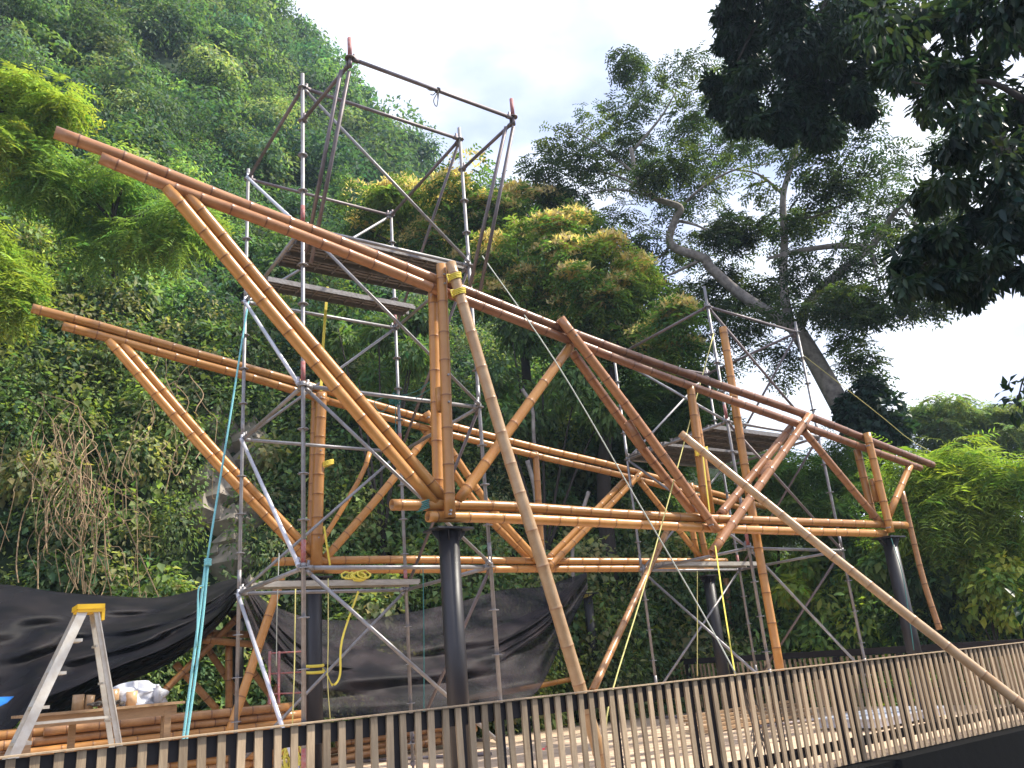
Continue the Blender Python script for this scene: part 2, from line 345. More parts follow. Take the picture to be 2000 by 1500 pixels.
def spray_lobe(LV, c, R, n, k, sl, ln, wd, col, droop=0.25, shell=0.3, var=0.22):
    """pinnate sprays: n twigs, k pairs of leaflets each"""
    R = np.array(R if np.ndim(R) else (R, R, R), float); d = rdir(n); rr = shell+(1-shell)*RNG.random((n, 1))**0.6
    P = np.array(c)+d*R*rr; A = d+rdir(n)*0.7; A[:, 2] = A[:, 2]*0.5-droop; A /= np.linalg.norm(A, axis=1, keepdims=True)
    N = rdir(n)*0.5; N[:, 2] += 1.0; Sd = np.cross(A, N); Sd /= np.linalg.norm(Sd, axis=1, keepdims=True); colr = tint(col, n, var)
    for i in range(k):
        f = (i+0.5)/k; B = P+A*sl*f-np.array([0, 0, 1])*sl*0.25*f*f
        for sg in (-1, 1):
            D = A*0.55+Sd*sg+rdir(n)*0.18; D[:, 2] -= 0.15
            LV.put(B, D, N+rdir(n)*0.3, ln*RNG.uniform(0.7, 1.15, n), wd, colr)
def limb(m, pts, r0, r1, seg=8, k=5, jit=0.0):
    P = smooth_pts(pts, k)
    if jit: P = [P[0]]+[p+np.array([random.gauss(0, jit), random.gauss(0, jit), random.gauss(0, jit)]) for p in P[1:-1]]+[P[-1]]
    n = len(P); m.tube(P, [r0+(r1-r0)*i/(n-1) for i in range(n)], seg)
def sprays_twigs(m, frm, tos, r0, r1):
    for t in tos:
        frm_ = np.array(frm); t = np.array(t); mid = (frm_+t)/2+np.array([random.uniform(-.1, .1), random.uniform(-.1, .1), random.uniform(0.0, .25)])*np.linalg.norm(t-frm_)
        limb(m, [frm_, mid, t], r0, r1, 5, 4)
#@@STRUCT
# ============================================================ GROUND AND HILL
m = MB(); m.add([(-900, -900, -1.85), (900, -900, -1.85), (900, 900, -1.85), (-900, 900, -1.85)], [(0, 1, 2, 3)]); props(m.build('ground', SOIL, loc=(0, 0, -1.85)), kind='structure')
m = MB(); m.box((3.0, 12.6, -1.575), (25.4, 13.1, 0.55)); props(m.build('building_platform', SAND, loc=(3, 12.6, -1.85)), kind='structure')
m = MB()   # dark edge beam and kerb below the near fence
m.box((3.05, 6.03, -1.598), (25.5, 0.30, 0.60)); props(m.build('platform_edge', DARKG, loc=(3, 5.98, -1.85)), kind='structure')
m = MB()
gx = np.linspace(-6, 20, 60); gy = np.linspace(-4, 5.9, 26)
vs = [(x, y, -1.80+0.05*math.sin(x*3.1+y)+0.04*math.sin(y*5+x*1.7)) for y in gy for x in gx]
m.add(vs, [(j*60+i, j*60+i+1, (j+1)*60+i+1, (j+1)*60+i) for j in range(25) for i in range(59)]); props(m.build('path', DARKG, smooth=True, loc=(0, 0, -1.8)), kind='structure')

RIDGE_AZ = [-40, 0, 14, 21.7, 23.4, 25.8, 28.2, 29.8, 31.8, 32.6, 35.3, 37.5, 39.8, 41.3, 45, 52, 62, 80]
RIDGE_EL = [50, 50, 45.0, 40.6, 38.9, 36.9, 34.5, 32.8, 31.0, 29.8, 29.4, 28.2, 27.4, 26.2, 20, 11, 5, 3]
GT = [0, 0.05, 0.1, 0.3, 0.6, 1.0]; GE = [0.0, 0.34, 0.55, 0.72, 0.87, 1.0]
def foot(a): return 19.0+max(0, a-30)*0.14
def hill(a, t):
    el = np.interp(a, RIDGE_AZ, RIDGE_EL); r0 = foot(a); r = r0+(74-r0)*t
    if t <= 1: e = el*np.interp(t, GT, GE); z = G+math.tan(rad(e))*r
    else: z = G+math.tan(rad(el))*74-(r-74)*0.8
    w = min(1, t*6)*(0.5+t); x, y = r*math.sin(rad(a)), r*math.cos(rad(a))
    dz = w*(1.2*math.sin(x*0.55+1.3*math.sin(y*0.31))+0.9*math.sin(y*0.62+x*0.21)); dr = w*0.9*math.sin(a*0.9+z*0.35)
    return np.array([x+dr*math.sin(rad(a)), y+dr*math.cos(rad(a)), z+dz*(1 if t < 0.9 else 0.4)])
AZS = np.linspace(-40, 80, 130); TS = np.concatenate([np.linspace(0, 0.1, 14), np.linspace(0.12, 1.0, 42), np.linspace(1.1, 1.8, 5)])
m = MB(); nA = len(AZS); vs = [hill(a, t) for t in TS for a in AZS]
m.add(vs, [(j*nA+i, j*nA+i+1, (j+1)*nA+i+1, (j+1)*nA+i) for j in range(len(TS)-1) for i in range(nA-1)]); props(m.build('hill', SOIL, smooth=True, loc=(20, 40, G)), kind='structure')

def hill_n(a, t):
    p = hill(a, t); q = hill(a+0.8, t); s_ = hill(a, min(t+0.02, 1.0) if t < 0.97 else t-0.02); n = np.cross(q-p, s_-p)*(1 if t < 0.97 else -1); n /= np.linalg.norm(n)
    return p, (n if n[2] > 0 or np.dot(n, p) < 0 else -n)

# forest canopy on the hill: lobes of leaves
GREENS = [(0.07, 0.14, 0.05), (0.05, 0.11, 0.05), (0.09, 0.17, 0.05), (0.13, 0.22, 0.055), (0.04, 0.095, 0.055), (0.08, 0.14, 0.075), (0.16, 0.21, 0.085), (0.09, 0.15, 0.05)]
LV = Leaves()
for i in range(1500):
    a = random.uniform(-6, 46); t = 0.07+0.95*random.random()
    p, n = hill_n(a, t); r = math.hypot(p[0], p[1]); R = (22+58*random.random()**2)/F_PX*r
    if t > 0.97: R *= 0.7
    col = np.array(random.choice(GREENS)); far = min(1, r/80); col = col*(1-far*0.25)+np.array((0.01, 0.06, 0.06))*far*0.5  # teal grows with range: distance haze mixed into the leaf colour
    c = p+n*R*random.uniform(0.0, 0.5)+np.array([0, 0, R*random.uniform(0, .8)]); ll = max(0.2, 9.5/F_PX*r)*random.choice((0.8, 1, 1.25))
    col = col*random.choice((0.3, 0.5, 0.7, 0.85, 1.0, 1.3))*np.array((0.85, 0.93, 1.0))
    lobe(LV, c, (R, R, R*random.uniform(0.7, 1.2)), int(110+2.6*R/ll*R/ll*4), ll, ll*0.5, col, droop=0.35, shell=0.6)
for i in range(1350):     # separate crowns standing proud of the slope
    a = random.uniform(-6, 46); t = 0.09+0.93*random.random(); p, n = hill_n(a, t); r = math.hypot(p[0], p[1]); R = (20+48*random.random()**1.6)/F_PX*r
    if t > 0.95: R *= 0.7
    col = np.array(random.choice(GREENS))*random.choice((0.6, 0.8, 0.95, 1.1, 1.35)); far = min(1, r/80); col = col*(1-far*0.2)+np.array((0.012, 0.055, 0.055))*far*0.5  # crowns take the same range-based haze into their colour
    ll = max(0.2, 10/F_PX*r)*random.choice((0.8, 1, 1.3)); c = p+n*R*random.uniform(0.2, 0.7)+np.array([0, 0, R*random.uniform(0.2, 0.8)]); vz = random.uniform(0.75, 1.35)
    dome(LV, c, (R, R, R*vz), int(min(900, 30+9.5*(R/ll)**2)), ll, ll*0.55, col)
    for q in range(random.choice((1, 2, 3))):
        o_ = rdir(1)[0]*R*0.9; R2 = R*random.uniform(.35, .6); dome(LV, c+np.array([o_[0], o_[1], abs(o_[2])]), (R2, R2, R2*vz), int(min(400, 20+9.5*(R2/ll)**2)), ll, ll*0.55, col*random.uniform(.85, 1.2))
for i in range(90):
    a = random.uniform(-6, 44); p, n = hill_n(a, random.uniform(0.9, 1.0)); hh = random.uniform(0.6, 2.4)
    for q in range(4): lobe(LV, p+np.array([random.gauss(0, .7), random.gauss(0, .7), hh*(0.4+0.3*q)]), (1.3-.2*q, 1.3-.2*q, 0.8), 120, 0.45, 0.22, np.array(random.choice(GREENS))*0.75+np.array((0.0, 0.01, 0.02)), shell=0.4)
for i in range(380):     # ragged fringe along the ridge
    a = random.uniform(-6, 45); p, n = hill_n(a, random.uniform(0.95, 1.0)); R = random.uniform(0.6, 1.5)
    lobe(LV, p+np.array([0, 0, R*0.8]), (R, R, R*1.3), 90, 0.42, 0.2, np.array(random.choice(GREENS))*0.7+np.array((0.0, 0.01, 0.02)), shell=0.3)
props(LV.build('hillside_forest', LEAF, loc=(25, 45, G)), kind='stuff')

# climbers and undergrowth on the steep foot of the hill (the nearest green wall)
LV = Leaves(); NG = [(0.09, 0.16, 0.05), (0.06, 0.12, 0.045), (0.12, 0.19, 0.055), (0.16, 0.23, 0.06), (0.085, 0.13, 0.055), (0.19, 0.21, 0.09)]
for i in range(1150):
    a = random.uniform(-6, 58); t = 0.0+0.13*random.random()**1.1; p, n = hill_n(a, t)
    if abs(a-16.3) < 1.6 and 0.03 < t < 0.075 and random.random() < 0.93: continue        # bare rock patch
    r = math.hypot(p[0], p[1]); R = random.uniform(0.35, 1.05)
    ll = random.choice((0.12, 0.16, 0.22, 0.15))
    c = p+n*random.uniform(-0.1, 0.8); base = np.array(random.choice(NG))*random.uniform(0.7, 1.25)
    lobe(LV, c, (R, R, R*random.uniform(0.6, 1.3)), int(260*(0.5+R)*0.16/ll), ll, ll*random.choice((0.4, 0.62, 0.75)), base, droop=0.45, shell=0.35)
props(LV.build('vine_thicket', LEAF, loc=(8, 19, G)), kind='stuff')
m = MB()
for i in range(26):
    a = 16.3+random.uniform(-1.7, 1.7); t = random.uniform(0.03, 0.078); p, n = hill_n(a, t); s_ = random.uniform(0.25, 0.7)
    q = p+n*0.1; V8 = [q+np.array(d)*s_*random.uniform(.7, 1.1) for d in ((1, 0, 0), (0.3, 1, 0.1), (-1, 0.2, 0), (-0.2, -1, 0.1), (0.1, 0, 1.2), (0, 0.1, -1.1))]
    m.add(V8, [(0, 1, 4), (1, 2, 4), (2, 3, 4), (3, 0, 4), (1, 0, 5), (2, 1, 5), (3, 2, 5), (0, 3, 5)])
props(m.build('rock_outcrop', ROCK), 'pale bare limestone patch showing through the green climbers on the hillside', 'rock')
# hanging vines: tangled dry stems
m = MB(); vg = ((175, 1010, 70), (205, 1080, 60), (110, 930, 60), (330, 830, 50))
for (cu, cv, sp) in vg:
    for i in range(24 if cu < 180 else 9):
        u0 = cu+random.gauss(0, sp*0.6); v0 = cv-random.uniform(60, 170); P = []; u = u0
        for k in range(7):
            u += random.gauss(0, 19); d = 18.65+0.9*(1-k/7)+random.gauss(0, 0.22); P.append(PD(u, v0+k*random.uniform(28, 46), d))
        m.tube(smooth_pts(P, 4), random.uniform(0.004, 0.013), 4, cap=False)
props(m.build('hanging_vines', VINE), kind='stuff')
#@@ENDSTRUCT
# ============================================================ NEAR FENCE (6.1 m) AND FAR FENCE
ZT = -0.262
def near_fence():
    t = thing('slatted_fence', (6.5, 6.12, G), 'long low fence of weathered grey-brown upright slats running across the whole foreground', 'fence')
    m = MB(); x = -0.4
    while x < 15.1:
        w = 0.052+random.uniform(-0.003, 0.003); ln = random.uniform(-0.008, 0.0)
        m.box((x, 6.10, (ZT+G)/2+0.01+ln/2), (w, 0.022, ZT-G-0.02+ln), ax=((1, 0, random.gauss(0, .004)), (0, 1, 0), (random.gauss(0, .008), 0, 1)))
        x += 0.122+random.gauss(0, 0.006)
    m.build('slat_panel', SLAT, t)
    m = MB(); m.box((7.3, 6.142, ZT-0.075), (15.6, 0.035, 0.13)); m.build('top_rail', BLKR, t)
    m = MB(); m.box((7.3, 6.11, ZT+0.006), (15.6, 0.085, 0.010)); m.build('cap_strip', SLAT, t)
    m = MB(); m.box((7.3, 6.142, -1.09), (15.6, 0.035, 0.10)); m.build('bottom_rail', BLKR, t)
    for px in (0.83, 1.85, 2.08, 3.06, 3.64, 4.01, 4.27, 5.24, 6.22, 6.48, 7.46, 8.46, 8.72, 9.7, 10.7, 11.7, 12.8, 14.0, 15.1):
        m = MB(); m.box((px+0.06, 6.142, (ZT+G)/2-0.05), (0.058, 0.04, ZT-G-0.11)); m.build('post', BLKR, t)
near_fence()
def far_fence(name, A, B, za, zb, label):
    A = np.array(A, float); B = np.array(B, float); t = thing(name, ((A[0]+B[0])/2, (A[1]+B[1])/2, G), label, 'fence')
    L_ = np.linalg.norm(B-A); d = (B-A)/L_; nrm = np.array([-d[1], d[0]]); ax = ((d[0], d[1], 0), (nrm[0], nrm[1], 0), (0, 0, 1)); m = MB(); s_ = 0.0
    while s_ < L_:
        p = A+d*s_; z = za+(zb-za)*s_/L_-0.12; m.box((p[0], p[1], (z+G)/2+0.04), (0.05, 0.022, z-G-0.1), ax); s_ += 0.125+random.gauss(0, 0.006)
    m.build('slat_panel', SLAT, t)
    for off, w, h in ((-0.06, 0.07, 0.12), (-0.75, 0.04, 0.08)):
        m = MB(); q = nrm*0.045; m.beam((A[0]+q[0], A[1]+q[1], za+off), (B[0]+q[0], B[1]+q[1], zb+off), w, h); m.build('rail', BLKR, t)
    k = int(L_/1.25)
    for i in range(k+1):
        p = A+d*(L_*i/k)-nrm*0.045; z = za+(zb-za)*i/k; m = MB(); m.box((p[0], p[1], (z+G)/2-0.06), (0.10, 0.06, z-G-0.12), ax); m.build('post', BLKR, t)
    return t
far_fence('slatted_fence', (15.0, 18.5), (14.7, 6.4), -0.10, -0.245, 'slatted timber fence with heavy black top rail along the far right side of the floor')
far_fence('slatted_fence', (15.0, 18.5), (11.4, 18.9), -0.10, -0.10, 'short slatted fence with black rail at the far floor corner beyond the middle net')

# ============================================================ COLUMNS
def column(x, y, ztop, label, lean=0):
    t = thing('steel_column', (x, y, G), label, 'column', 'round black steel columns of the pavilion')
    m = MB(); m.tube([(x, y, G), (x, y, ztop-0.012)], 0.112, 28); m.build('pipe', BLK, t, smooth=True)
    m = MB(); m.disc((x, y, G+0.012), (0, 0, 1), 0.19, 0.024, 24)
    for k in range(6):
        a = k*math.pi/3; m.disc((x+0.155*math.cos(a), y+0.155*math.sin(a), G+0.035), (0, 0, 1), 0.014, 0.03, 6)
    m.build('base_plate', BLK, t)
    m = MB(); m.box((x, y, ztop), (0.44, 0.34, 0.022)); m.build('cap_plate', BLK, t)
    for k in range(6):
        a = k*math.pi/3; c, s_ = math.cos(a), math.sin(a); w = np.array([-s_, c, 0])*0.005
        q = [np.array([x+c*0.113, y+s_*0.113, ztop-0.013]), np.array([x+c*0.21*(1 if abs(c) > .6 else .8), y+s_*0.21*0.8, ztop-0.013]), np.array([x+c*0.20*(1 if abs(c) > .6 else .8), y+s_*0.2*0.8, ztop-0.045]), np.array([x+c*0.113, y+s_*0.113, ztop-0.13])]
        m = MB(); m.add([p-w for p in q]+[p+w for p in q], [(0, 1, 2, 3), (7, 6, 5, 4), (0, 4, 5, 1), (1, 5, 6, 2), (2, 6, 7, 3), (3, 7, 4, 0)]); m.build('gusset', BLK, t)
    return t
column(4.68, 7.80, 1.455, 'thick black steel column nearest the camera, under the left end of the front bamboo truss')
column(13.05, 7.80, 1.50, 'black steel column under the far right end of the front bamboo truss')
column(4.76, 11.78, 1.455, 'black steel column wrapped with yellow strap under the left end of the rear truss')
column(13.03, 11.78, 1.40, 'black steel column under the rear truss right end, seen between crossed scaffold braces')
column(4.92, 15.76, 1.36, 'far black steel column at the left corner where the two black shade nets meet')
column(13.19, 15.76, 1.50, 'far black steel column with yellow twine tied on its bare top beside the shade net')

# ============================================================ BAMBOO TRUSSES
RB = random.Random(5)
def pole(parent, px, Y, dia, mt=BAM, name='bamboo_pole', taper=1.0):
    pts = [PY(u, v, Y) for u, v in px]; o = bamboo(pts, dia, taper, RB).build(name, mt, parent, smooth=True); return o
def bolts(parent, px, Y, r=0.013):
    for u, v in px:
        p = PY(u, v, Y); m = MB(); m.tube([p+np.array([0, -0.02, 0]), p+np.array([0, 0.06, 0])], r, 6); m.build('bolt', GALV, parent)
YN = 7.80; D_ = 0.125; o_ = 0.125
t = thing('bamboo_truss', (4.7, YN, 1.46), 'nearer, larger-looking bamboo roof truss with a long cantilever rising to the upper left', 'truss', 'paired bamboo roof trusses')
pole(t, [(107, 258), (280, 322), (450, 390), (650, 466), (868, 553)], YN, D_*1.02, BAMR)
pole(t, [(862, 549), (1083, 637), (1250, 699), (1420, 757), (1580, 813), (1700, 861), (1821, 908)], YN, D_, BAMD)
pole(t, [(196, 308), (330, 364), (497, 425), (670, 492), (868, 572)], YN, D_, BAMR)
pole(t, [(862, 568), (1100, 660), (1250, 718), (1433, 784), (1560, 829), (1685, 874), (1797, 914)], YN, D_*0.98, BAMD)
pole(t, [(765, 986), (983, 989), (1247, 1006), (1500, 1017), (1769, 1026)], YN, D_*0.98)
pole(t, [(835, 1009), (983, 1012), (1247, 1024), (1450, 1034), (1728, 1042)], YN, D_*0.98)
pole(t, [(326, 366), (564, 650), (848, 984)], YN, D_)
pole(t, [(363, 376), (592, 650), (868, 975)], YN+0.01, D_)
pole(t, [(862, 518), (871, 760), (879, 1012)], YN-o_, D_, BAM, 'post')
pole(t, [(846, 572), (857, 1000)], YN+o_, D_*0.98, BAM, 'post')
pole(t, [(858, 758), (861, 804)], YN, D_*0.8, BAM, 'spacer')
pole(t, [(893, 981), (1113, 678)], YN, D_)
pole(t, [(1094, 622), (1250, 828), (1400, 1036)], YN-o_, D_, BAMR)
pole(t, [(1118, 688), (1235, 850), (1352, 1000)], YN+o_, D_*0.98, BAMR)
pole(t, [(1225, 824), (1256, 876)], YN, D_*0.95, BAMR, 'spacer')
pole(t, [(1348, 752), (1380, 1000)], YN, D_*0.95, BAM, 'post')
pole(t, [(1356, 790), (1389, 1002)], YN+o_, D_*0.85, BAM, 'post')
pole(t, [(1390, 1080), (1581, 812)], YN-o_, D_, BAMR)
pole(t, [(1406, 1006), (1544, 836)], YN+o_, D_, BAMR)
pole(t, [(1486, 932), (1507, 904)], YN, D_*0.9, BAMR, 'spacer')
pole(t, [(1570, 842), (1722, 1024)], YN, D_*0.95, BAMR)
pole(t, [(1693, 846), (1740, 1040)], YN-o_, D_, BAM, 'post')
pole(t, [(1674, 878), (1706, 1012)], YN+o_, D_, BAM, 'post')
pole(t, [(1704, 936), (1712, 980)], YN, D_*0.85, BAM, 'spacer')
pole(t, [(1777, 910), (1736, 1006)], YN, D_*0.95, BAM)
bolts(t, [(867, 536), (868, 554), (875, 732), (876, 785), (879, 1004), (880, 997), (1125, 655), (1391, 1025), (1574, 826), (1697, 870), (1737, 1030)], YN-o_-0.062)
YF = 11.78
t = thing('bamboo_truss', (4.75, YF, 1.46), 'rear and smaller looking of the two bamboo roof trusses, golden, seen behind the scaffold towers', 'truss', 'paired bamboo roof trusses')
pole(t, [(62, 602), (190, 636), (330, 676), (480, 718), (640, 764)], YF, D_*1.05)
pole(t, [(636, 763), (830, 818), (1038, 872), (1180, 905), (1300, 938), (1494, 990)], YF, D_)
pole(t, [(122, 636), (240, 668), (400, 713), (500, 740), (640, 783)], YF, D_)
pole(t, [(636, 782), (830, 836), (1038, 888), (1230, 932), (1330, 960), (1470, 998)], YF, D_*0.95)
pole(t, [(533, 1097), (800, 1093), (1100, 1096), (1418, 1096)], YF, D_)
pole(t, [(610, 1112), (800, 1112), (1100, 1111), (1390, 1110)], YF, D_)
pole(t, [(212, 664), (400, 880), (596, 1090)], YF, D_)
pole(t, [(240, 672), (420, 880), (612, 1082)], YF+0.01, D_)
pole(t, [(628, 768), (622, 930), (618, 1104)], YF-o_, D_*1.35, BAM, 'post')
pole(t, [(616, 775), (606, 1095)], YF+o_, D_, BAM, 'post')
pole(t, [(634, 1092), (740, 970), (842, 842)], YF, D_)
pole(t, [(832, 805), (950, 980), (1058, 1104)], YF-o_, D_)
pole(t, [(828, 838), (935, 990), (1032, 1090)], YF+o_, D_)
pole(t, [(1046, 884), (1057, 1072)], YF, D_*0.95, BAM, 'post')
pole(t, [(1072, 1108), (1252, 924)], YF-o_, D_*0.95)
pole(t, [(1070, 1092), (1228, 930)], YF+o_, D_*0.95)
pole(t, [(1250, 940), (1368, 1088)], YF, D_*0.95)
pole(t, [(1348, 944), (1380, 1092)], YF-o_, D_, BAM, 'post')
pole(t, [(1336, 950), (1362, 1088)], YF+o_, D_, BAM, 'post')
pole(t, [(1424, 985), (1392, 1090)], YF, D_*0.95)
bolts(t, [(627, 776), (626, 880), (622, 1050), (837, 815), (1246, 930)], YF-o_-0.07)

# ---- loose props leaning on the structure
o = bamboo([PY(880, 514, 7.55), PY(985, 866, 7.35), PY(1068, 1130, 7.2), PZ(1193, 1545, G+0.02)], 0.128, 1.12, RB).build('bamboo_prop', BAMP, smooth=True)
props(o, 'pale unvarnished bamboo pole leaning steeply against the front truss beside its tall left post', 'bamboo pole')
T0 = PY(1330, 847, 7.5); T1 = PY(2075, 1438, 4.75)
o = bamboo([T0, (T0+T1)/2+np.array([0, 0, -0.03]), T1], 0.105, 1.12, RB).build('bamboo_prop', BAMP, smooth=True)
props(o, 'long pale bamboo pole slanting down to the right over the slatted fence', 'bamboo pole')
def loose(px, Y, dia, mt, label, taper=1.0):
    o = bamboo([PY(u, v, y) for (u, v), y in zip(px, Y)], dia, taper, RB).build('bamboo_prop', mt, smooth=True); return props(o, label, 'bamboo pole')
loose([(1303, 1036), (1253, 1143), (1157, 1350)], (10.2, 9.6, 8.6), 0.10, BAMO, 'brown bamboo pole leaning left to right between the shade net and the yellow twine')
loose([(1412, 640), (1470, 1005), (1524, 1310)], (8.15, 8.1, 8.05), 0.125, BAM, 'tall golden bamboo pole standing almost upright against the right scaffold tower')
loose([(549, 1130), (448, 1432)], (11.3, 11.0), 0.115, BAM, 'golden bamboo pole leaning beside the black net, left of the strapped column')
loose([(722, 884), (700, 940), (600, 1105)], (12.2, 12.2, 12.2), 0.08, BAM, 'thin bamboo stick tied with yellow twine behind the rear truss post')
loose([(1418, 1130), (1438, 1300)], (15, 15), 0.15, BAMO, 'dark brown bamboo pole standing behind the right rear column')

# ============================================================ SCAFFOLD TOWERS
def rosette_mesh():
    m = MB(); vs = []; n = 16
    for z in (-0.005, 0.005):
        for k in range(n):
            a = 2*math.pi*k/n; r = 0.062 if k % 2 else 0.054; vs.append((r*math.cos(a), r*math.sin(a), z))
    m.add(vs, [tuple(range(n))[::-1], tuple(range(n, 2*n))]+[(k, (k+1) % n, n+(k+1) % n, n+k) for k in range(n)])
    me = bpy.data.meshes.new('rosette'); me.from_pydata(m.v, [], m.f); me.materials.append(GALV); return me
ROS = rosette_mesh()
def tube_part(t, name, p, q, r=0.0242, mt=GALV, head=True):
    m = MB(); p = np.array(p, float); q = np.array(q, float); d = (q-p)/np.linalg.norm(q-p); m.tube([p+d*0.05, q-d*0.05], r, 10)
    if head:
        for e, s_ in ((p, 1), (q, -1)):
            m.tube([e+d*s_*0.028, e+d*s_*0.105], r*1.22, 8); m.box(e+d*s_*0.055+np.array([0, 0, 0.03]), (0.03, 0.014, 0.10))
    return m.build(name, mt, t, smooth=True)
def tower(XY, z0, levels, tops, label, lab_group, red, dark_top=False, baseZ=G):
    cx = sum(p[0] for p in XY)/4; cy = sum(p[1] for p in XY)/4
    t = thing('scaffold_tower', (cx, cy, baseZ), label, 'scaffolding', lab_group)
    for (x, y), top in zip(XY, tops):
        m = MB(); z = baseZ+0.22; zs = [z]+[zz for zz in red if zz < top]+[top]
        m.tube([(x, y, z), (x, y, top)], 0.0242, 12)
        for zz in red:
            if zz+0.35 < top: m.tube([(x, y, zz+0.03), (x, y, zz+0.27)], 0.0262, 12, 1 if (zz > 0.5 and (x+y+zz*3) % 2 < 1.35) or zz < 0 and x < 4 else 0); m.tube([(x, y, zz-0.02), (x, y, zz+0.03)], 0.031, 12, 0)
        st = m.build('standard', [GALV, REDP], t, smooth=True)
        z = z0
        while z < top-0.03:
            r = bpy.data.objects.new('rosette', ROS); C.objects.link(r); r.parent = st; r.location = Vector((x, y, z))-st.matrix_basis.translation-t.location; z += 0.5
        m = MB(); m.tube([(x, y, baseZ+0.012), (x, y, baseZ+0.35)], 0.018, 10); m.box((x, y, baseZ+0.006), (0.15, 0.15, 0.012))
        m.disc((x, y, baseZ+0.2), (0, 0, 1), 0.034, 0.05, 10); m.box((x, y, baseZ+0.2), (0.19, 0.018, 0.018)); m.build('base_jack', [GALVD], t)
    return t
def deck(t, x0, x1, y0, w, z, mt=DECK, name='deck_plank', th=0.065):
    m = MB(); yc = y0+w/2; m.box(((x0+x1)/2, yc, z+0.035), (x1-x0, w-0.012, 0.006))
    for yy in (y0+0.006+0.002, y0+w-0.006-0.002): m.box(((x0+x1)/2, yy, z), (x1-x0, 0.004, th))
    k = 9
    for i in range(k+1): xx = x0+(x1-x0)*i/k; m.box((xx+(0.01 if i == 0 else -0.01 if i == k else 0), yc, z+0.015), (0.012, w-0.024, 0.032))
    for i in range(3): m.box(((x0+x1)/2, y0+w*(0.25+0.25*i), z+0.024), (x1-x0-0.06, 0.02, 0.014))
    for xx in (x0-0.02, x1+0.02):
        for yy in (y0+0.06, y0+w-0.06): m.box((xx, yy, z+0.012), (0.05, 0.03, 0.05))
    return m.build(name, mt, t)
BX0, BX1, BY0, BY1 = 3.31, 5.64, 8.47, 10.78
A_, B_, C_, D2_ = (BX0+0.06, BY1), (BX0, BY0), (BX1+0.08, BY1), (BX1, BY0)
t = tower([B_, D2_, A_, C_], -0.85, None, (7.36, 7.34, 7.32, 7.22), 'tall galvanised scaffold tower at left, rising through the cantilevers of both bamboo trusses', 'ringlock scaffold towers', (-0.85, 1.17, 3.17, 5.17))
def n3(p, z): return np.array([p[0], p[1], z])
LVL = (1.15, 3.15, 5.15, 7.15)
for z in LVL:
    for p, q in ((B_, D2_), (A_, C_), (A_, B_), (C_, D2_)): tube_part(t, 'ledger', n3(p, z), n3(q, z), mt=GALVD if z > 7 else GALV)
LB = (-0.85, 1.15, 3.15, 5.15, 7.15)
for i in range(4):
    tube_part(t, 'brace', n3(B_, LB[i+1]), n3(D2_, LB[i])+np.array([0, -.05, 0]), 0.021); tube_part(t, 'brace', n3(A_, LB[i]), n3(C_, LB[i+1]), 0.021)
    tube_part(t, 'brace', n3(D2_, LB[i+1]), n3(C_, LB[i]), 0.021, GALVD)
    tube_part(t, 'brace', n3(A_, LB[i+1])+np.array([-.03, -.04, 0]), n3(B_, LB[i])+np.array([-.04, 0, 0]), 0.024, WHT)
for i in range(3): deck(t, BX0+0.08, BX1-0.02, 8.58+i*0.325, 0.32, 5.19)
deck(t, BX0+0.12, BX1-0.0, 10.02, 0.32, 5.19)
deck(t, BX0+0.16, BX1-0.06, 10.14, 0.30, 1.19, DECKL, th=0.075)
# cantilever bracket with guard rail on the near side, above the truss
Ex, Fx, Ey = 3.40, 5.68, 7.25
for x, ux in ((Ex, 0), (Fx, 1)):
    pB = np.array([BX0 if ux == 0 else BX1, BY0, 0.0]); top = np.array([x, Ey, 6.62])
    m = MB(); m.tube([top, top+np.array([0, 0, 0.12])], 0.0242, 12, 0); m.tube([top+np.array([0, 0, 0.12]), top+np.array([0, 0, 0.40])], 0.0255, 12, 1)
    m.disc(top+np.array([0, 0, 0.12]), (0, 0, 1), 0.06, 0.01, 12, 0); m.build('guard_post', [GALVD, REDP], t, smooth=True)
    tube_part(t, 'bracket_brace', top+np.array([0, 0, 0.05]), pB+np.array([0, 0, 6.65]), 0.0235, GALVD)
tube_part(t, 'guard_rail', (Ex, Ey, 6.74), (Fx, Ey, 6.72), 0.0242, GALVD)
for (a, b) in (((668, 128), (596, 500)), ((684, 130), (606, 522)), ((990, 240), (912, 585)), ((1004, 240), (932, 596))):
    tube_part(t, 'bracket_strut', PY(a[0], a[1], 7.28), PY(b[0], b[1], 8.38), 0.0242, GALVD, head=False)
# right tower
RX0, RX1, RY0, RY1 = 10.33, 12.86, 8.45, 10.95
P1, P2, P3, P4 = (RX0, RY0), (RX1, RY0+0.12), (RX0+0.12, RY1), (RX1+0.15, RY1)
t = tower([P1, P2, P3, P4], -0.59, None, (5.78, 5.62, 5.55, 5.55), 'galvanised scaffold tower at right behind the low end of the front truss', 'ringlock scaffold towers', (-0.6, 1.42, 3.42))
for z in (1.41, 3.41, 5.41):
    for p, q in ((P1, P2), (P3, P4), (P1, P3), (P2, P4)): tube_part(t, 'ledger', n3(p, z), n3(q, z), mt=GALVD if z > 5 else GALV)
LB = (-0.59, 1.41, 3.41, 5.41)
for i in range(3):
    tube_part(t, 'brace', n3(P1, LB[i+1]), n3(P2, LB[i]), 0.022, GALVD if i else GALV); tube_part(t, 'brace', n3(P3, LB[i]), n3(P4, LB[i+1]), 0.021)
    tube_part(t, 'brace', n3(P3, LB[i+1]), n3(P1, LB[i]), 0.022); tube_part(t, 'brace', n3(P2, LB[i+1]), n3(P4, LB[i]), 0.021, GALVD)
for i in range(3): deck(t, RX0+0.1, RX1-0.05, 8.85+i*0.325, 0.32, 3.45)
for i in range(3): deck(t, RX0+0.1, RX1, 9.95+i*0.325, 0.32, 3.45)
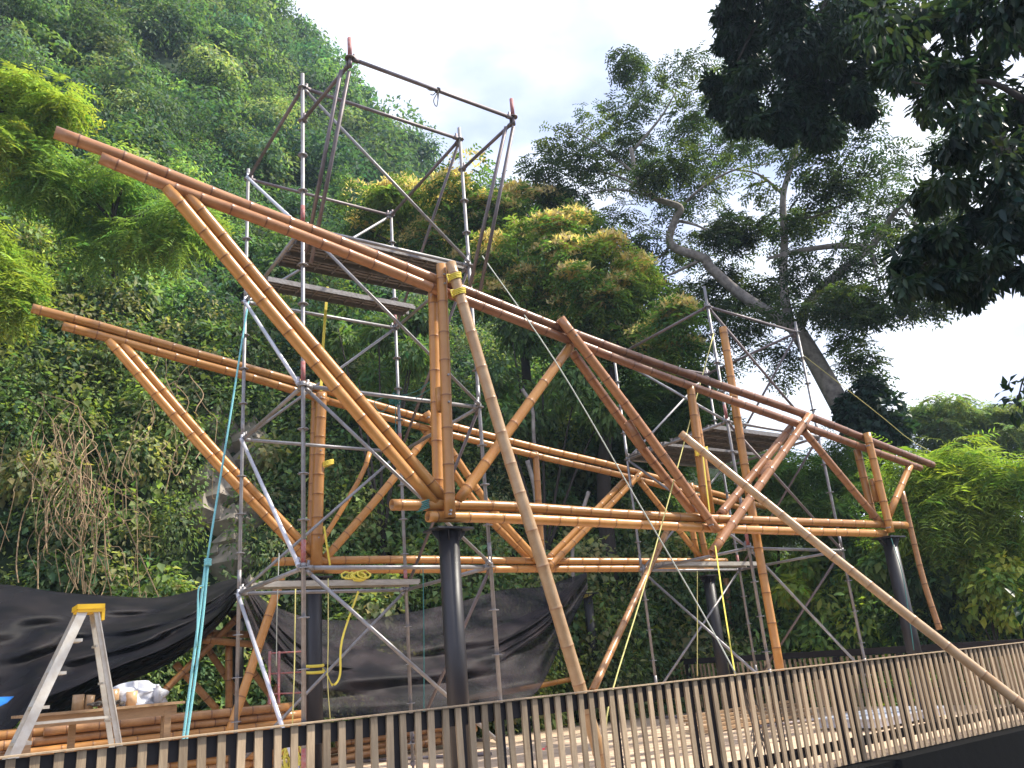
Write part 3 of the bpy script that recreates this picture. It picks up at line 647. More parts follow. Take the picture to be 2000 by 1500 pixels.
deck(t, RX0+0.12, RX1+0.0, 10.35, 0.30, 1.45, DECKL, th=0.075)

# small red scaffold frame near the stacks
t = thing('painted_scaffold', (5.2, 13.2, G), 'small red and white painted scaffold frame standing behind the strapped column', 'scaffolding')
for u in (527, 545, 597):
    m = MB(); p = PY(u, 1272, 13.2); m.tube([p, (p[0], p[1], G)], 0.022, 8, 0); m.tube([(p[0], p[1], G+0.3), (p[0], p[1], G+0.7)], 0.0235, 8, 1); m.build('upright', [REDP, WHT], t, smooth=True)
for v in (1276, 1316, 1356, 1396):
    m = MB(); m.tube([PY(527, v, 13.2), PY(597, v-4, 13.2)], 0.014, 6); m.build('rung', REDP, t, smooth=True)

# ============================================================ SHADE NETS
def net(name, top, bot, yt, yb, mt, label, nu=90, nv=44, fold=0.10, belly=0.35, seed=1, ys=None):
    top = smooth_pts([(u, v, 0) for u, v in top], 10); bot = smooth_pts([(u, v, 0) for u, v in bot], 10)
    def samp(P, s_): k = s_*(len(P)-1); i = min(int(k), len(P)-2); return P[i]+(P[i+1]-P[i])*(k-i)
    rs = random.Random(seed); ph = [rs.uniform(0, 6) for _ in range(6)]; vs = []
    for j in range(nv+1):
        w = j/nv
        for i in range(nu+1):
            s_ = i/nu; a = samp(top, s_); b = samp(bot, s_); p2 = a+(b-a)*w
            e = 1-math.exp(-6*s_*(1-s_)*4)
            Y = yt+(yb-yt)*w-belly*math.sin(math.pi*w)*e+fold*(math.sin(s_*9+w*7+ph[0])+0.8*math.sin(w*24+s_*7+1.5*math.sin(s_*5)+ph[1])+0.5*math.sin(s_*26+w*17+ph[2])+0.3*math.sin(w*47-s_*13+ph[3]))*math.sin(math.pi*min(1, w*1.0+0.0)+0.0001)*1.0
            vs.append(PY(p2[0], p2[1], Y))
    m = MB(); n = nu+1; m.add(vs, [(j*n+i, j*n+i+1, (j+1)*n+i+1, (j+1)*n+i) for j in range(nv) for i in range(nu)])
    o = m.build(name, mt, smooth=True); md = o.modifiers.new('thickness', 'SOLIDIFY'); md.thickness = 0.004
    return props(o, label, 'shade net', 'black shade nets')
net('shade_net', [(-130, 1150), (0, 1142), (110, 1156), (200, 1163), (310, 1167), (390, 1150), (440, 1134), (474, 1130)],
    [(-130, 1470), (0, 1440), (75, 1372), (150, 1340), (230, 1302), (330, 1262), (420, 1205), (474, 1138)], 16.6, 13.6, NET, 'heavy black shade net sagging at far left behind the stepladder', fold=0.17, seed=3)
net('shade_net', [(40, 1352), (130, 1320), (240, 1268), (330, 1225), (410, 1180), (474, 1128)],
    [(60, 1440), (150, 1392), (240, 1336), (330, 1296), (420, 1228), (478, 1150)], 14.6, 14.2, NET, 'lower rolled fold of black net hanging down left from the far corner column', fold=0.10, belly=0.2, seed=8)
net('shade_net', [(476, 1130), (520, 1175), (600, 1206), (700, 1211), (800, 1196), (900, 1175), (977, 1153), (1058, 1146), (1100, 1133), (1146, 1118)],
    [(476, 1175), (520, 1300), (590, 1392), (700, 1400), (800, 1396), (900, 1384), (1000, 1372), (1050, 1350), (1096, 1258), (1148, 1150)], 15.6, 13.4, NETT, 'see-through black shade net slung between the rear columns in the middle', nu=110, fold=0.11, seed=5)
net('shade_net', [(476, 1128), (540, 1200), (600, 1240), (700, 1262), (800, 1283), (880, 1268), (977, 1222), (1058, 1185), (1146, 1119)],
    [(478, 1150), (530, 1250), (600, 1330), (700, 1356), (800, 1362), (900, 1340), (990, 1285), (1070, 1225), (1146, 1125)], 15.2, 14.0, NETT, 'inner hanging layer of the see-through black net in the middle', nu=110, fold=0.09, seed=9)
m = MB(); p = [PY(-20, 1362, 12.0), PY(27, 1360, 12.0), PY(14, 1372, 11.9), PY(-20, 1388, 11.9)]; m.add(p+[q+np.array([0, .01, -.01]) for q in p], [(0, 1, 2, 3), (7, 6, 5, 4), (0, 4, 5, 1), (1, 5, 6, 2), (2, 6, 7, 3), (3, 7, 4, 0)])
props(m.build('tarpaulin', BLUE), 'corner of a bright blue tarpaulin at the left edge beside the stepladder', 'tarpaulin')

# ============================================================ STACKED BAMBOO UNDER THE NETS
t = thing('bamboo_truss', (3.5, 14.6, G), 'unfinished bamboo truss lying in the shade under the left net, behind the work table', 'truss')
for a, b in (((395, 1250), (530, 1262)), ((395, 1236), (505, 1240)), ((318, 1352), (484, 1186)), ((398, 1256), (486, 1388)), ((342, 1296), (424, 1386)), ((447, 1262), (447, 1382)), ((180, 1352), (238, 1432)),
             ((262, 1336), (200, 1440)), ((150, 1400), (226, 1450)), ((238, 1256), (214, 1400)), ((36, 1352), (60, 1392)), ((280, 1330), (250, 1420)), ((485, 1300), (560, 1400)), ((560, 1300), (520, 1390)), ((300, 1380), (236, 1444)), ((70, 1340), (100, 1400))):
    pole(t, [a, b], 14.6+RB.uniform(-.25, .25), 0.115, BAMO)
k = 0
LAB = ('bamboo poles stacked on the floor under the black nets')
for row in range(9):
    for j in range(4):
        z = G+0.07+row*0.118; y = 12.75+j*0.125+(row % 2)*0.06; x0 = 1.0+RB.uniform(-.5, .9); x1 = 4.9+RB.uniform(-.9, .3)
        o = bamboo([(x0, y, z), (x1, y+RB.uniform(-.03, .03), z)], 0.115, 1, RB, seg=12).build('bamboo_pole', BAMO if (row+j) % 3 else BAM, smooth=True)
        props(o, {(8, 0): 'front pole of the top layer in the long bamboo stack behind the work table', (7, 0): 'front pole of the second layer down in the long bamboo stack behind the work table', (6, 0): 'front pole of the third layer down in the long bamboo stack behind the work table'}.get((row, j), 'brown bamboo pole inside the long floor stack behind the work table'), 'bamboo pole', LAB); k += 1
for j in range(7):
    z = G+0.07+(j % 3)*0.12; y = 14.2+j*0.1; x0 = 6.0+RB.uniform(-.4, .5)
    o = bamboo([(x0, y, z), (x0+2.8+RB.uniform(-.4, .4), y+RB.uniform(-.3, .3), z+RB.uniform(0, .1))], 0.11, 1, RB, seg=12).build('bamboo_pole', BAMO, smooth=True)
    props(o, 'brown bamboo pole lying on the floor behind the see-through net', 'bamboo pole', 'bamboo poles behind the middle net')
loose([(900, 1366), (1120, 1326)], (14.0, 15.2), 0.11, BAM, 'golden bamboo pole lying low, its end poking out right of the middle net')

# ============================================================ STEPLADDER, TABLE, THINGS ON IT
t = thing('stepladder', (1.5, 10.0, G), 'tall aluminium stepladder with a yellow top cap, opened out in front of the black net', 'ladder')
ap = PY(172, 1196, 10.0); top = np.array([ap[0], 10.0, 0.93])
fL = np.array([0.62, 9.8, G]); fR = np.array([2.10, 10.1, G]); zs = np.array([0, 0, 1.0])
h = 0.23
for sgn, yy in ((-1, -1), (1, 1)):
    m = MB(); m.beam(top+np.array([-0.06, yy*0.13, 0]), fL+np.array([0, yy*h, 0]), 0.088, 0.032, up=(0, 1, 0)); m.build('front_rail', ALU, t)
    m = MB(); m.beam(top+np.array([0.05, yy*0.12, 0]), fR+np.array([0, yy*h, 0]), 0.046, 0.03, up=(0, 1, 0)); m.beam(top+np.array([0.07, yy*0.12+0.02*yy, 0]), fR+np.array([0.03, yy*h+0.02*yy, 0]), 0.01, 0.05, up=(0, 1, 0)); m.build('rear_rail', ALU, t)
    for f in (fL, fR): m = MB(); m.box(f+np.array([0, yy*h, 0.015]), (0.10, 0.045, 0.03)); m.build('foot', BLKR, t)
    m = MB(); q = (top*0.52+fL*0.48); w = (top*0.5+fR*0.5); m.beam(q+np.array([0, yy*0.18, 0]), w+np.array([0, yy*0.18, 0.04]), 0.006, 0.022); m.build('spreader', ALU, t)
for i in range(1, 7):
    f = i/7.2; p = top*(1-f)+fL*f; m = MB(); m.box(p, (0.15, 2*(0.13+(h-0.13)*f)-0.03, 0.03)); m.build('step', ALU, t)
for i in range(1, 6):
    f = i/6; p = top*(1-f)+fR*f; m = MB(); m.box(p, (0.022, 2*(0.12+(h-0.12)*f)-0.03, 0.022)); m.build('cross_bar', ALU, t)
m = MB(); m.box(top+np.array([0.0, 0, 0.02]), (0.26, 0.36, 0.05)); m.box(top+np.array([0.0, 0, -0.015]), (0.235, 0.335, 0.04)); m.box(top+np.array([0.12, 0, -0.06]), (0.03, 0.34, 0.12)); m.build('top_cap', YEL, t)

TZ = PY(210, 1385, 11.0)[2]
tx0, tx1 = PY(50, 1400, 11.0)[0], PY(352, 1375, 11.0)[0]
t = thing('work_table', ((tx0+tx1)/2, 11.3, G), 'rough wooden work table standing behind the stepladder', 'table')
m = MB()
for i in range(4): m.box(((tx0+tx1)/2, 11.05+i*0.162, TZ), (tx1-tx0+0.1+0.02*i, 0.155, 0.028))
m.build('tabletop', TABLE, t)
m = MB(); m.box(((tx0+tx1)/2, 11.075, TZ-0.075), (tx1-tx0-0.04, 0.028, 0.11)); m.box(((tx0+tx1)/2, 11.53, TZ-0.075), (tx1-tx0-0.04, 0.028, 0.11)); m.build('apron', TABLE, t)
for x, y in ((tx0+0.05, 11.08), (tx1-0.12, 11.05), (tx1-0.04, 11.52), (tx0+0.05, 11.52), (tx0+0.55, 11.55)):
    m = MB(); m.box((x, y+0.03, (TZ-0.03+G)/2), (0.075, 0.045, TZ-0.03-G)); m.build('leg', TABLE, t)
def cup(u, h_, d, label, tilt=0):
    p = PY(u, 1380, 11.25); z = TZ+0.014; q = np.array([p[0], 11.25, z]); m = MB(); r = d/2
    m.tube([q, q+np.array([tilt, 0, h_]), q+np.array([tilt, 0, h_]), q+np.array([0, 0, 0.02])], [r, r*0.97, r*0.8, r*0.78], 16); props(m.build('bamboo_offcut', BAMP, smooth=True), label, 'bamboo piece')
cup(152, 0.17, 0.13, 'pale bamboo offcut standing on the work table, left of the pair'); cup(172, 0.155, 0.10, 'narrower bamboo offcut leaning against another on the work table', 0.02)
cup(220, 0.20, 0.13, 'tall bamboo offcut on the work table beside the white bag'); cup(256, 0.16, 0.13, 'bamboo offcut standing right in front of the white plastic bag')
m = MB(); bx = PY(268, 1375, 11.35)[0]; n1, n2 = 26, 14; vs = []
for j in range(n2+1):
    th = math.pi*0.5*j/n2
    for i in range(n1):
        a = 2*math.pi*i/n1; r = 1+0.18*math.sin(3*a+th*4)+0.12*math.sin(7*a-th*9)+0.08*math.sin(11*a+th*5); vs.append((bx+0.30*r*math.cos(a)*math.cos(th)**0.6, 11.40+0.16*r*math.sin(a)*math.cos(th)**0.6, TZ+0.016+0.22*math.sin(th)*(1+0.25*math.sin(2*a+1))))
m.add(vs, [(j*n1+i, j*n1+(i+1) % n1, (j+1)*n1+(i+1) % n1, (j+1)*n1+i) for j in range(n2) for i in range(n1)]); props(m.build('plastic_bag', BAG, smooth=True), 'crumpled white plastic bag lying on the work table', 'bag')
p = PY(306, 1370, 11.3); m = MB(); q = np.array([p[0], 11.3, TZ+0.015]); m.tube([q, q+(0, 0, .14), q+(0, 0, .18), q+(0, 0, .185), q+(0, 0, .215)], [.042, .04, .018, .022, .02], 14); props(m.build('bottle', BAG, smooth=True), 'small white bottle at the right end of the work table', 'bottle')
m = MB(); q = np.array([PY(190, 1380, 11.2)[0], 11.15, TZ+0.04])
for i in range(5): m.tube(smooth_pts([q+np.array([random.uniform(-.15, .3), random.uniform(-.05, .1), random.uniform(0, .05)]) for _ in range(5)], 4), 0.012, 5)
props(m.build('cloth_rag', ROPED), 'dark rag and cord lying on the work table between the offcuts', 'rag')

# ============================================================ ROPES, STRAPS, SMALL CLUTTER
def rope(name, pts, r, mt, label, cat='rope', sm=5, seg=6):
    m = MB(); m.tube(smooth_pts(pts, sm), r, seg); return props(m.build(name, mt, smooth=True), label, cat)
t = thing('guy_rope', (3.3, 10.6, G), 'bright cyan rope running from the left scaffold tower down to the floor, knotted halfway', 'rope')
m = MB(); m.tube(smooth_pts([PY(486, 582, 10.70), PY(447, 830, 10.45), PY(404, 1098, 10.2)], 6), 0.013, 7); m.build('single_line', ROPEC, t, smooth=True)
e = PZ(345, 1532, G+0.01); e = np.array([PY(352, 1500, 10.2)[0]-0.05, 10.2, G+0.01])
m = MB()
for dx in (-0.014, 0.014): m.tube(smooth_pts([PY(404, 1100, 10.2)+np.array([dx, 0, 0]), PY(385, 1265, 10.2)+np.array([dx*1.6, 0, 0]), e+np.array([dx, 0, 0])], 6), 0.016, 7)
m.tube(smooth_pts([PY(398, 1145, 10.18), PY(388, 1150, 10.18), PY(386, 1200, 10.18), PY(384, 1262, 10.18)], 6), 0.010, 6); m.build('doubled_line', ROPEC, t, smooth=True)
m = MB(); k = PY(406, 1098, 10.18)
for i in range(4): m.tube([k+np.array([0.035*math.cos(a), 0.035*math.sin(a), -0.03+i*0.02]) for a in np.linspace(0, 6.28, 10)], 0.012, 5)
m.build('knot', ROPEC, t, smooth=True)
rope('guy_rope', [PY(942, 500, 8.4), PY(1083, 703, 7.4), PY(1243, 975, 6.95), PY(1370, 1193, 6.7), PY(1437, 1316, 6.45)], 0.0075, ROPEW, 'thin pale guy rope running from the left tower down right to the fence')
rope('guy_rope', [PY(1394, 652, 8.4), PY(1278, 1077, 7.5), PY(1196, 1350, 7.0), PY(1183, 1440, 6.95)], 0.0085, TWINE, 'yellow twine stretched from the right tower down left to the leaning pole foot')
rope('guy_rope', [PY(1568, 693, 8.6), PY(1650, 757, 8.7), PY(1765, 850, 9.0), PY(1850, 935, 9.4), (18, 11, 1.0)], 0.007, TWINE, 'thin yellow line leading right from the right tower top into the trees')
rope('rope', [PY(1740, 1050, 7.65), PY(1762, 1120, 7.6), PY(1775, 1200, 7.6), PY(1785, 1270, 7.6)], 0.006, ROPEG, 'thin blue-green line hanging beside the right front column')
for i, (a, b) in enumerate((((775, 775), (850, 738)), ((778, 780), (852, 752)))):
    rope('rope', [PY(a[0], a[1], 10.7), PY((a[0]+b[0])/2, (a[1]+b[1])/2+8, 9.4), PY(b[0], b[1], 7.95)], 0.006, ROPEG, ('upper' if i == 0 else 'lower')+' of two dark green cords from the tower knot to the tall truss post')
m = MB(); k = PY(773, 777, 10.7)
for i in range(9): m.tube(smooth_pts([k+np.array([random.gauss(0, .07), random.gauss(0, .04), random.gauss(0, .05)]) for _ in range(4)], 4), 0.009, 5)
m.tube(smooth_pts([k, k+np.array([-.02, 0, -.5]), k+np.array([.03, 0, -1.0])], 5), 0.006, 5); m.tube(smooth_pts([k, k+np.array([-.25, 0, -.25]), k+np.array([-.35, 0, -.1]), k+np.array([-.1, 0, .02])], 5), 0.006, 5)
props(m.build('rope_knot', ROPEG, smooth=True), 'tangled dark green rope knot on the back pole of the left tower', 'rope')
m = MB(); k = np.array([4.55, Ey, 6.735])
for a in np.linspace(0, 1, 3): m.tube([k+np.array([0.02*a, 0.034*math.cos(q), 0.034*math.sin(q)]) for q in np.linspace(0, 6.28, 10)], 0.006, 5)
for en in ((-.18, -.02, -.04), (-.1, 0, -.1), (.0, 0, -.12)): m.tube(smooth_pts([k, k+np.array(en)*0.6+np.array([0, 0, -.03]), k+np.array(en)], 4), 0.006, 5)
m.tube(smooth_pts([k+np.array([0, -.03, -.03]), k+np.array([-.08, -.03, -.2]), k+np.array([-.04, -.03, -.27]), k+np.array([0, -.03, -.06])], 5), 0.006, 5)
props(m.build('rope_tie', ROPED, smooth=True), 'short dark cord tied round the highest scaffold rail against the sky', 'rope')
def strap(pts, w, mt, label, cat='strap', name='strap'):
    m = MB(); P = smooth_pts(pts, 5)
    for p, q in zip(P[:-1], P[1:]): m.beam(p, q+(q-p)*0.05, w, 0.004, up=(0, 1, 0.2))
    return props(m.build(name, mt), label, cat)
strap([PY(640, 560, 10.4), PY(632, 660, 10.4), PY(627, 762, 10.4)], 0.04, STRAP, 'yellow strap hanging from the upper deck of the left tower')
strap([PY(700, 1155, 10.1), PY(668, 1250, 9.9), PY(664, 1318, 9.9), PY(650, 1338, 9.9), PY(640, 1320, 10.5), PY(630, 1306, 11.6)], 0.026, STRAP, 'loose yellow strap looping down from the low plank to the rear column')
m = MB()
for dz in (0.0, -0.085): m.tube([(4.76+0.119*math.cos(a), 11.78+0.119*math.sin(a), PY(612, 1300, 11.66)[2]+dz+0.01*math.sin(a)) for a in np.linspace(0, 6.2832, 28)], 0.022, 6)
props(m.build('strap', STRAP, smooth=True), 'yellow strap wound twice round the rear left column', 'strap')
m = MB(); k = PY(690, 1133, 10.2)
for i in range(12):
    c = k+np.array([random.uniform(-.14, .14), random.uniform(-.06, .06), 0.02+random.uniform(0, .05)]); P = [c+np.array([0.09*math.cos(q), 0.05*math.sin(q), 0.05*math.sin(q)+random.uniform(-.01, .01)]) for q in np.linspace(0, 6.28, 12)]; m.tube(P, 0.012, 5)
props(m.build('strap_coil', STRAP), 'heap of coiled yellow strap lying on the pale low plank', 'strap')
m = MB(); k = PY(572, 1440, 11.2); k[2] = G+0.12
for i in range(16):
    c = k+np.array([random.uniform(-.12, .12), random.uniform(-.06, .06), random.uniform(-.1, .35)]); P = [c+np.array([0.10*math.cos(q), 0.05*math.sin(q), 0.14*math.sin(q)]) for q in np.linspace(0, 6.28, 12)]; m.tube(P, 0.013, 5)
props(m.build('rope_coil', STRAP), 'bundle of yellow rope on the floor at the foot of the left tower', 'rope')
rope('rope', [PY(641, 1130, 10.0), PY(641, 1250, 10.0), PY(640, 1330, 10.0), PY(645, 1404, 10.0)], 0.006, TWINE, 'thin yellow twine hanging straight down in front of the rear left column')
rope('rope', [PY(545, 1080, 10.6), PY(541, 1200, 10.6), PY(540, 1300, 10.6)], 0.006, ROPEW, 'thin pale line hanging left of the rear left column')
rope('rope', [PY(577, 1150, 9.5), PY(575, 1300, 9.5), PY(571, 1420, 9.5)], 0.007, TWINE, 'yellow twine hanging beside the front pole of the left tower')
rope('rope', [PY(826, 1100, 9.8), PY(828, 1250, 9.8), PY(828, 1395, 9.8)], 0.006, ROPEG, 'thin green line hanging straight down left of the nearest column')
# yellow lashings
def lash(u, v, Y, wpx, label, n=4, mt=STRAP, tails=True):
    k = PY(u, v, Y); m = MB(); r = wpx
    for i in range(n): m.tube([k+np.array([r*math.cos(q), r*math.sin(q)*1.0, -0.04+i*0.02+0.35*r*math.cos(q)]) for q in np.linspace(0, 6.2832, 20)], 0.008, 5)
    if tails: m.tube(smooth_pts([k+np.array([-r, -.02, 0]), k+np.array([-r-.05, -.03, -.02]), k+np.array([-r-.03, -.03, -.1])], 4), 0.007, 5)
    props(m.build('lashing', mt, smooth=True), label, 'lashing')
lash(888, 540, 7.53, 0.075, 'yellow tape lashing near the top of the pale leaning pole'); lash(896, 570, 7.52, 0.078, 'yellow tape lashing just below the other on the pale leaning pole')
lash(1370, 880, 7.55, 0.085, 'yellow lashing where the long slanting pole crosses the truss post')
lash(637, 905, 11.65, 0.11, 'yellow twine lashing round the rear left truss post'); lash(826, 988, 7.8, 0.07, 'dark green cord wound round the left end of the lower chord', 5, ROPEG, False)
lash(1147, 1160, 15.76, 0.12, 'yellow twine tied round the bare top of the far column', 4, TWINE)
strap([PY(1372, 880, 7.6), PY(1380, 950, 7.6), PY(1386, 1000, 7.62)], 0.025, STRAP, 'yellow strap running down the truss post from the lashing')
strap([PY(1397, 1066, 7.6), PY(1412, 1170, 7.3), PY(1436, 1320, 6.9)], 0.028, STRAP, 'bright yellow-green strap hanging from the front chord down to the fence')
rope('rope', [PY(1362, 1115, 8.5), PY(1362, 1240, 8.5), PY(1362, 1320, 8.5)], 0.006, TWINE, 'thin twine with a loop hanging between crossed braces in the right tower')
strap([PY(633, 1028, 11.5), PY(639, 1070, 11.5), PY(646, 1112, 11.55)], 0.03, STRAP, 'yellow strap tied at the foot of the rear left truss post')
# rope tangle over the near fence
m = MB()
for i in range(14):
    a = PY(1440+random.uniform(-6, 8), 1318+random.uniform(-4, 6), 6.2); b = PY(1470+random.uniform(-14, 22), 1400+random.uniform(-12, 20), 6.22); c = PY(1470+random.uniform(-22, 45), 1500+random.uniform(-20, 30), 6.24)
    m.tube(smooth_pts([a, b, c], 5), 0.007, 5)
props(m.build('rope_bundle', mat('grey_rope', (0.22, 0.19, 0.16), 0.9)), 'tangle of grey ropes hanging down behind the fence slats right of centre', 'rope')
# steel tubes lying on the floor
for a, b, l in (((420, 1486), (700, 1420), 'behind the left fence posts'), ((600, 1462), (900, 1420), 'across the floor left of the nearest column'), ((560, 1495), (960, 1472), 'closest to the fence at left'),
                ((760, 1440), (955, 1446), 'right beside the nearest column'), ((1270, 1402), (1330, 1400), 'short, near the right tower foot'), ((1480, 1420), (1600, 1405), 'near the right tower')):
    p = PZ(a[0], a[1], G+0.03); q = PZ(b[0], b[1], G+0.03); m = MB(); m.tube([p, q], 0.026, 8); props(m.build('steel_tube', GALVD, smooth=True), 'grey steel tube lying on the sandy floor '+l, 'tube')
m = MB(); k = PZ(1065, 1463, G+0.01)
vs = [k+np.array([x*0.07, y*0.05, 0.02+0.03*math.sin(x*3+y*5)]) for x in (-1, 0, 1) for y in (-1, 0, 1)]
m.add(vs, [(0, 1, 4, 3), (1, 2, 5, 4), (3, 4, 7, 6), (4, 5, 8, 7)]); props(m.build('wrapper', mat('red_foil', (0.6, 0.05, 0.08), 0.3)), 'crumpled red wrapper lying on the sandy floor', 'litter')
# planks and blue-white sheet at right behind fence
m = MB(); c = PZ(1850, 1392, G+0.05); m.box((12.6, 8.3, G+0.16), (2.0, 1.1, 0.02)); m.box((12.6, 8.3, G+0.09), (1.9, 1.0, 0.10)); props(m.build('metal_sheet', mat('pale_sheet', (0.55, 0.60, 0.72), 0.35, 0.2)), 'pale bluish sheet stack lying low behind the right end of the fence', 'sheet')
for i in range(5):
    m = MB(); m.box((12.3+i*0.12, 10.5+i*0.2, G+0.05+i*0.045), (3.0, 0.16, 0.04)); props(m.build('plank', TABLE), 'rough wooden plank, '+('nearest and lowest', 'second from the front', 'middle one', 'second from the back', 'rearmost and highest')[i]+' in the low pile by the far right fence', 'plank', 'planks piled by the far right fence')
#@@VEG
# ============================================================ TREES
def crown_tree(name, base, label, cat, trunk_pts, r0, r1, branches, bark, fill, group=None, leafm=LEAF, hi=False):
    t = thing(name, base, label, cat, group); m = MB(); limb(m, trunk_pts, r0, r1, 12, 6, 0.0)
    o = m.build('trunk', bark, t, smooth=True)
    if branches:
        m = MB()
        for pts, a, b in branches: limb(m, pts, a, b, 8, 5)
        m.build('branches', bark, t, smooth=True)
    LVx = Leaves(hi); fill(LVx); LVx.build('crown', leafm, t); return t

# --- big rain tree, 25 m off, right of centre
RD = 25.0
def Q(u, v, d=RD): return PD(u, v, d)
br = []
main = [(1548, 640), (1500, 610), (1440, 570), (1385, 520), (1375, 505), (1310, 478), (1318, 430), (1328, 405), (1275, 385), (1245, 345), (1232, 290)]
br.append(([Q(u, v, RD-0.1*i) for i, (u, v) in enumerate(main)], 0.20, 0.07))
br.append(([Q(1545, 640), Q(1530, 560), Q(1532, 470), Q(1530, 380), Q(1550, 310), Q(1560, 250)], 0.15, 0.06))
br.append(([Q(1560, 640), Q(1580, 590), Q(1640, 530), Q(1700, 485), Q(1760, 400, 24), Q(1840, 350, 23.5)], 0.16, 0.05))
br.append(([Q(1700, 485), Q(1640, 480), Q(1560, 490), Q(1500, 505)], 0.12, 0.05))
for a in (((1310, 478), (1290, 500), (1240, 520)), ((1328, 405), (1380, 360), (1440, 330), (1500, 320)), ((1275, 385), (1220, 350), (1150, 330), (1090, 330)), ((1245, 345), (1300, 330), (1370, 280)), ((1240, 290), (1290, 230), (1320, 180)),
          ((1375, 505), (1300, 540), (1250, 555)), ((1318, 430), (1360, 440), (1400, 460)), ((1530, 380), (1480, 340), (1420, 330)), ((1550, 310), (1620, 260), (1700, 240)), ((1700, 485), (1712, 530), (1720, 560)), ((1275, 385), (1200, 370), (1100, 390)), ((1240, 340), (1180, 290), (1130, 260)), ((1530, 430), (1600, 420), (1680, 380)), ((1760, 400), (1800, 450), (1860, 500))):
    br.append(([Q(u, v, RD+random.uniform(-.6, .6)) for u, v in a], 0.055, 0.02))
RL = [(1130, 290, 75, 55), (1090, 330, 60, 45), (1200, 270, 80, 60), (1270, 200, 75, 65), (1310, 160, 70, 45), (1240, 330, 80, 45), (1330, 290, 75, 60), (1400, 230, 70, 70), (1180, 380, 80, 40), (1100, 385, 50, 30), (1290, 350, 60, 40), (1370, 370, 70, 45), (1420, 320, 80, 55), (1250, 160, 45, 40),
      (1490, 290, 70, 50), (1560, 200, 90, 60), (1640, 260, 80, 55), (1700, 330, 90, 60), (1780, 380, 90, 60), (1620, 340, 70, 40), (1500, 440, 60, 35), (1600, 430, 70, 40), (1680, 430, 60, 40), (1760, 480, 80, 50), (1840, 540, 80, 40), (1720, 560, 70, 35), (1660, 520, 50, 30), (1560, 520, 60, 40), (1440, 480, 60, 40), (1350, 470, 50, 35), (1270, 490, 60, 35), (1400, 540, 60, 35),
      (1460, 420, 50, 30), (1250, 540, 50, 35), (1330, 560, 50, 35), (1480, 570, 50, 35), (1620, 590, 50, 30), (1860, 420, 70, 50), (1790, 300, 70, 50), (1330, 620, 60, 40), (1440, 650, 60, 40), (1400, 600, 50, 30), (1480, 700, 50, 40), (1640, 640, 45, 35), (1660, 690, 50, 40), (1560, 100, 80, 60), (1780, 600, 60, 22), (1700, 590, 45, 20)]
def rain_fill(LVx):
    for (u, v, a, b) in RL:
        dd = RD+random.uniform(-2.2, 2.2); c = Q(u, v, dd); k = math.hypot(*c[:2], c[2])/F_PX
        for q in range(5):
            cc = c+np.array([random.gauss(0, a*k*0.62), random.gauss(0, a*k*0.62), random.gauss(0, b*k*0.6)])
            col = random.choice(((0.035, 0.065, 0.03), (0.03, 0.05, 0.032), (0.07, 0.105, 0.03), (0.028, 0.05, 0.032)))
            spray_lobe(LVx, cc, (a*k*0.42, a*k*0.42, b*k*0.36), 52, 4, 0.42, 0.16, 0.058, col)
crown_tree('rain_tree', PD(1735, 1160, RD), 'tall spreading tree with a pale crooked forked trunk and open feathery crown against the sky', 'tree',
           [PD(1735, 1180, RD), Q(1715, 1000), Q(1690, 880), Q(1640, 790), Q(1590, 700), Q(1552, 638)], 0.37, 0.24, br, BARK, rain_fill)
# ivy on its trunk
LV = Leaves()
for (u, v, s_) in ((1700, 850, 40), (1680, 820, 34), (1730, 800, 36), (1690, 900, 40), (1712, 960, 40), (1720, 1020, 40), (1660, 800, 26), (1745, 840, 30), (1700, 760, 22)):
    c = PD(u, v, RD-0.4); lobe(LV, c, s_/F_PX*RD*1.05, 330, 0.22, 0.17, (0.02, 0.055, 0.035), shell=0.4)
props(LV.build('ivy', LEAFD), 'dark glossy ivy wrapping the lower trunk of the tall spreading tree', 'climber')

# --- yellow flowering trees in front of the hill
def flower_tree(base_u, d, lobes, label, trunk):
    t = thing('flowering_tree', PD(base_u, 1250, d), label, 'tree', 'yellow flowering trees'); t.location.z = G
    m = MB(); limb(m, [np.array(t.location)]+[PD(u, v, d+0.4) for u, v in trunk], 0.26, 0.10, 10, 6)
    m.build('trunk', BARKD, t, smooth=True)
    m = MB()
    for (u, v, a, b) in lobes[::2]:
        e = PD(u, v, d); s0 = PD(*trunk[-1], d+0.4); limb(m, [s0, (s0+e)/2+np.array([0, 0, .2]), e], 0.07, 0.025, 6, 4)
    m.build('branches', BARKD, t, smooth=True)
    L1, L2 = Leaves(), Leaves()
    for (u, v, a, b) in lobes:
        dd = d+random.uniform(-1.2, 1.2); c = PD(u, v, dd); k = np.linalg.norm(c)/F_PX
        for q in range(4):
            cc = c+np.array([random.gauss(0, a*k*.45), random.gauss(0, a*k*.45), random.gauss(0, b*k*.4)]); R = (a*k*.6, a*k*.6, b*k*.6)
            col = random.choice(((0.08, 0.16, 0.04), (0.10, 0.19, 0.045), (0.14, 0.22, 0.045), (0.06, 0.12, 0.04)))
            spray_lobe(L1, cc, R, 44, 4, 0.5, 0.2, 0.075, col, shell=0.45)
            n = 620; dr = rdir(n); dr[:, 2] = np.abs(dr[:, 2])*1.1+0.1; dr /= np.linalg.norm(dr, axis=1, keepdims=True); P = cc+dr*np.array(R)*RNG.uniform(0.85, 1.2, (n, 1))
            mask = RNG.random(n) < random.choice((0.15, 0.5, 0.8, 0.9)); P = P[mask]; nn = len(P)
            if nn: L2.put(P, rdir(nn)+np.array([0, 0, 1.0]), rdir(nn), RNG.uniform(0.12, 0.24, nn), 0.07, tint((0.50, 0.42, 0.22), nn, 0.2, 0.08))
    L1.build('crown', LEAF, t); L2.build('blossom', LEAF, t); return t
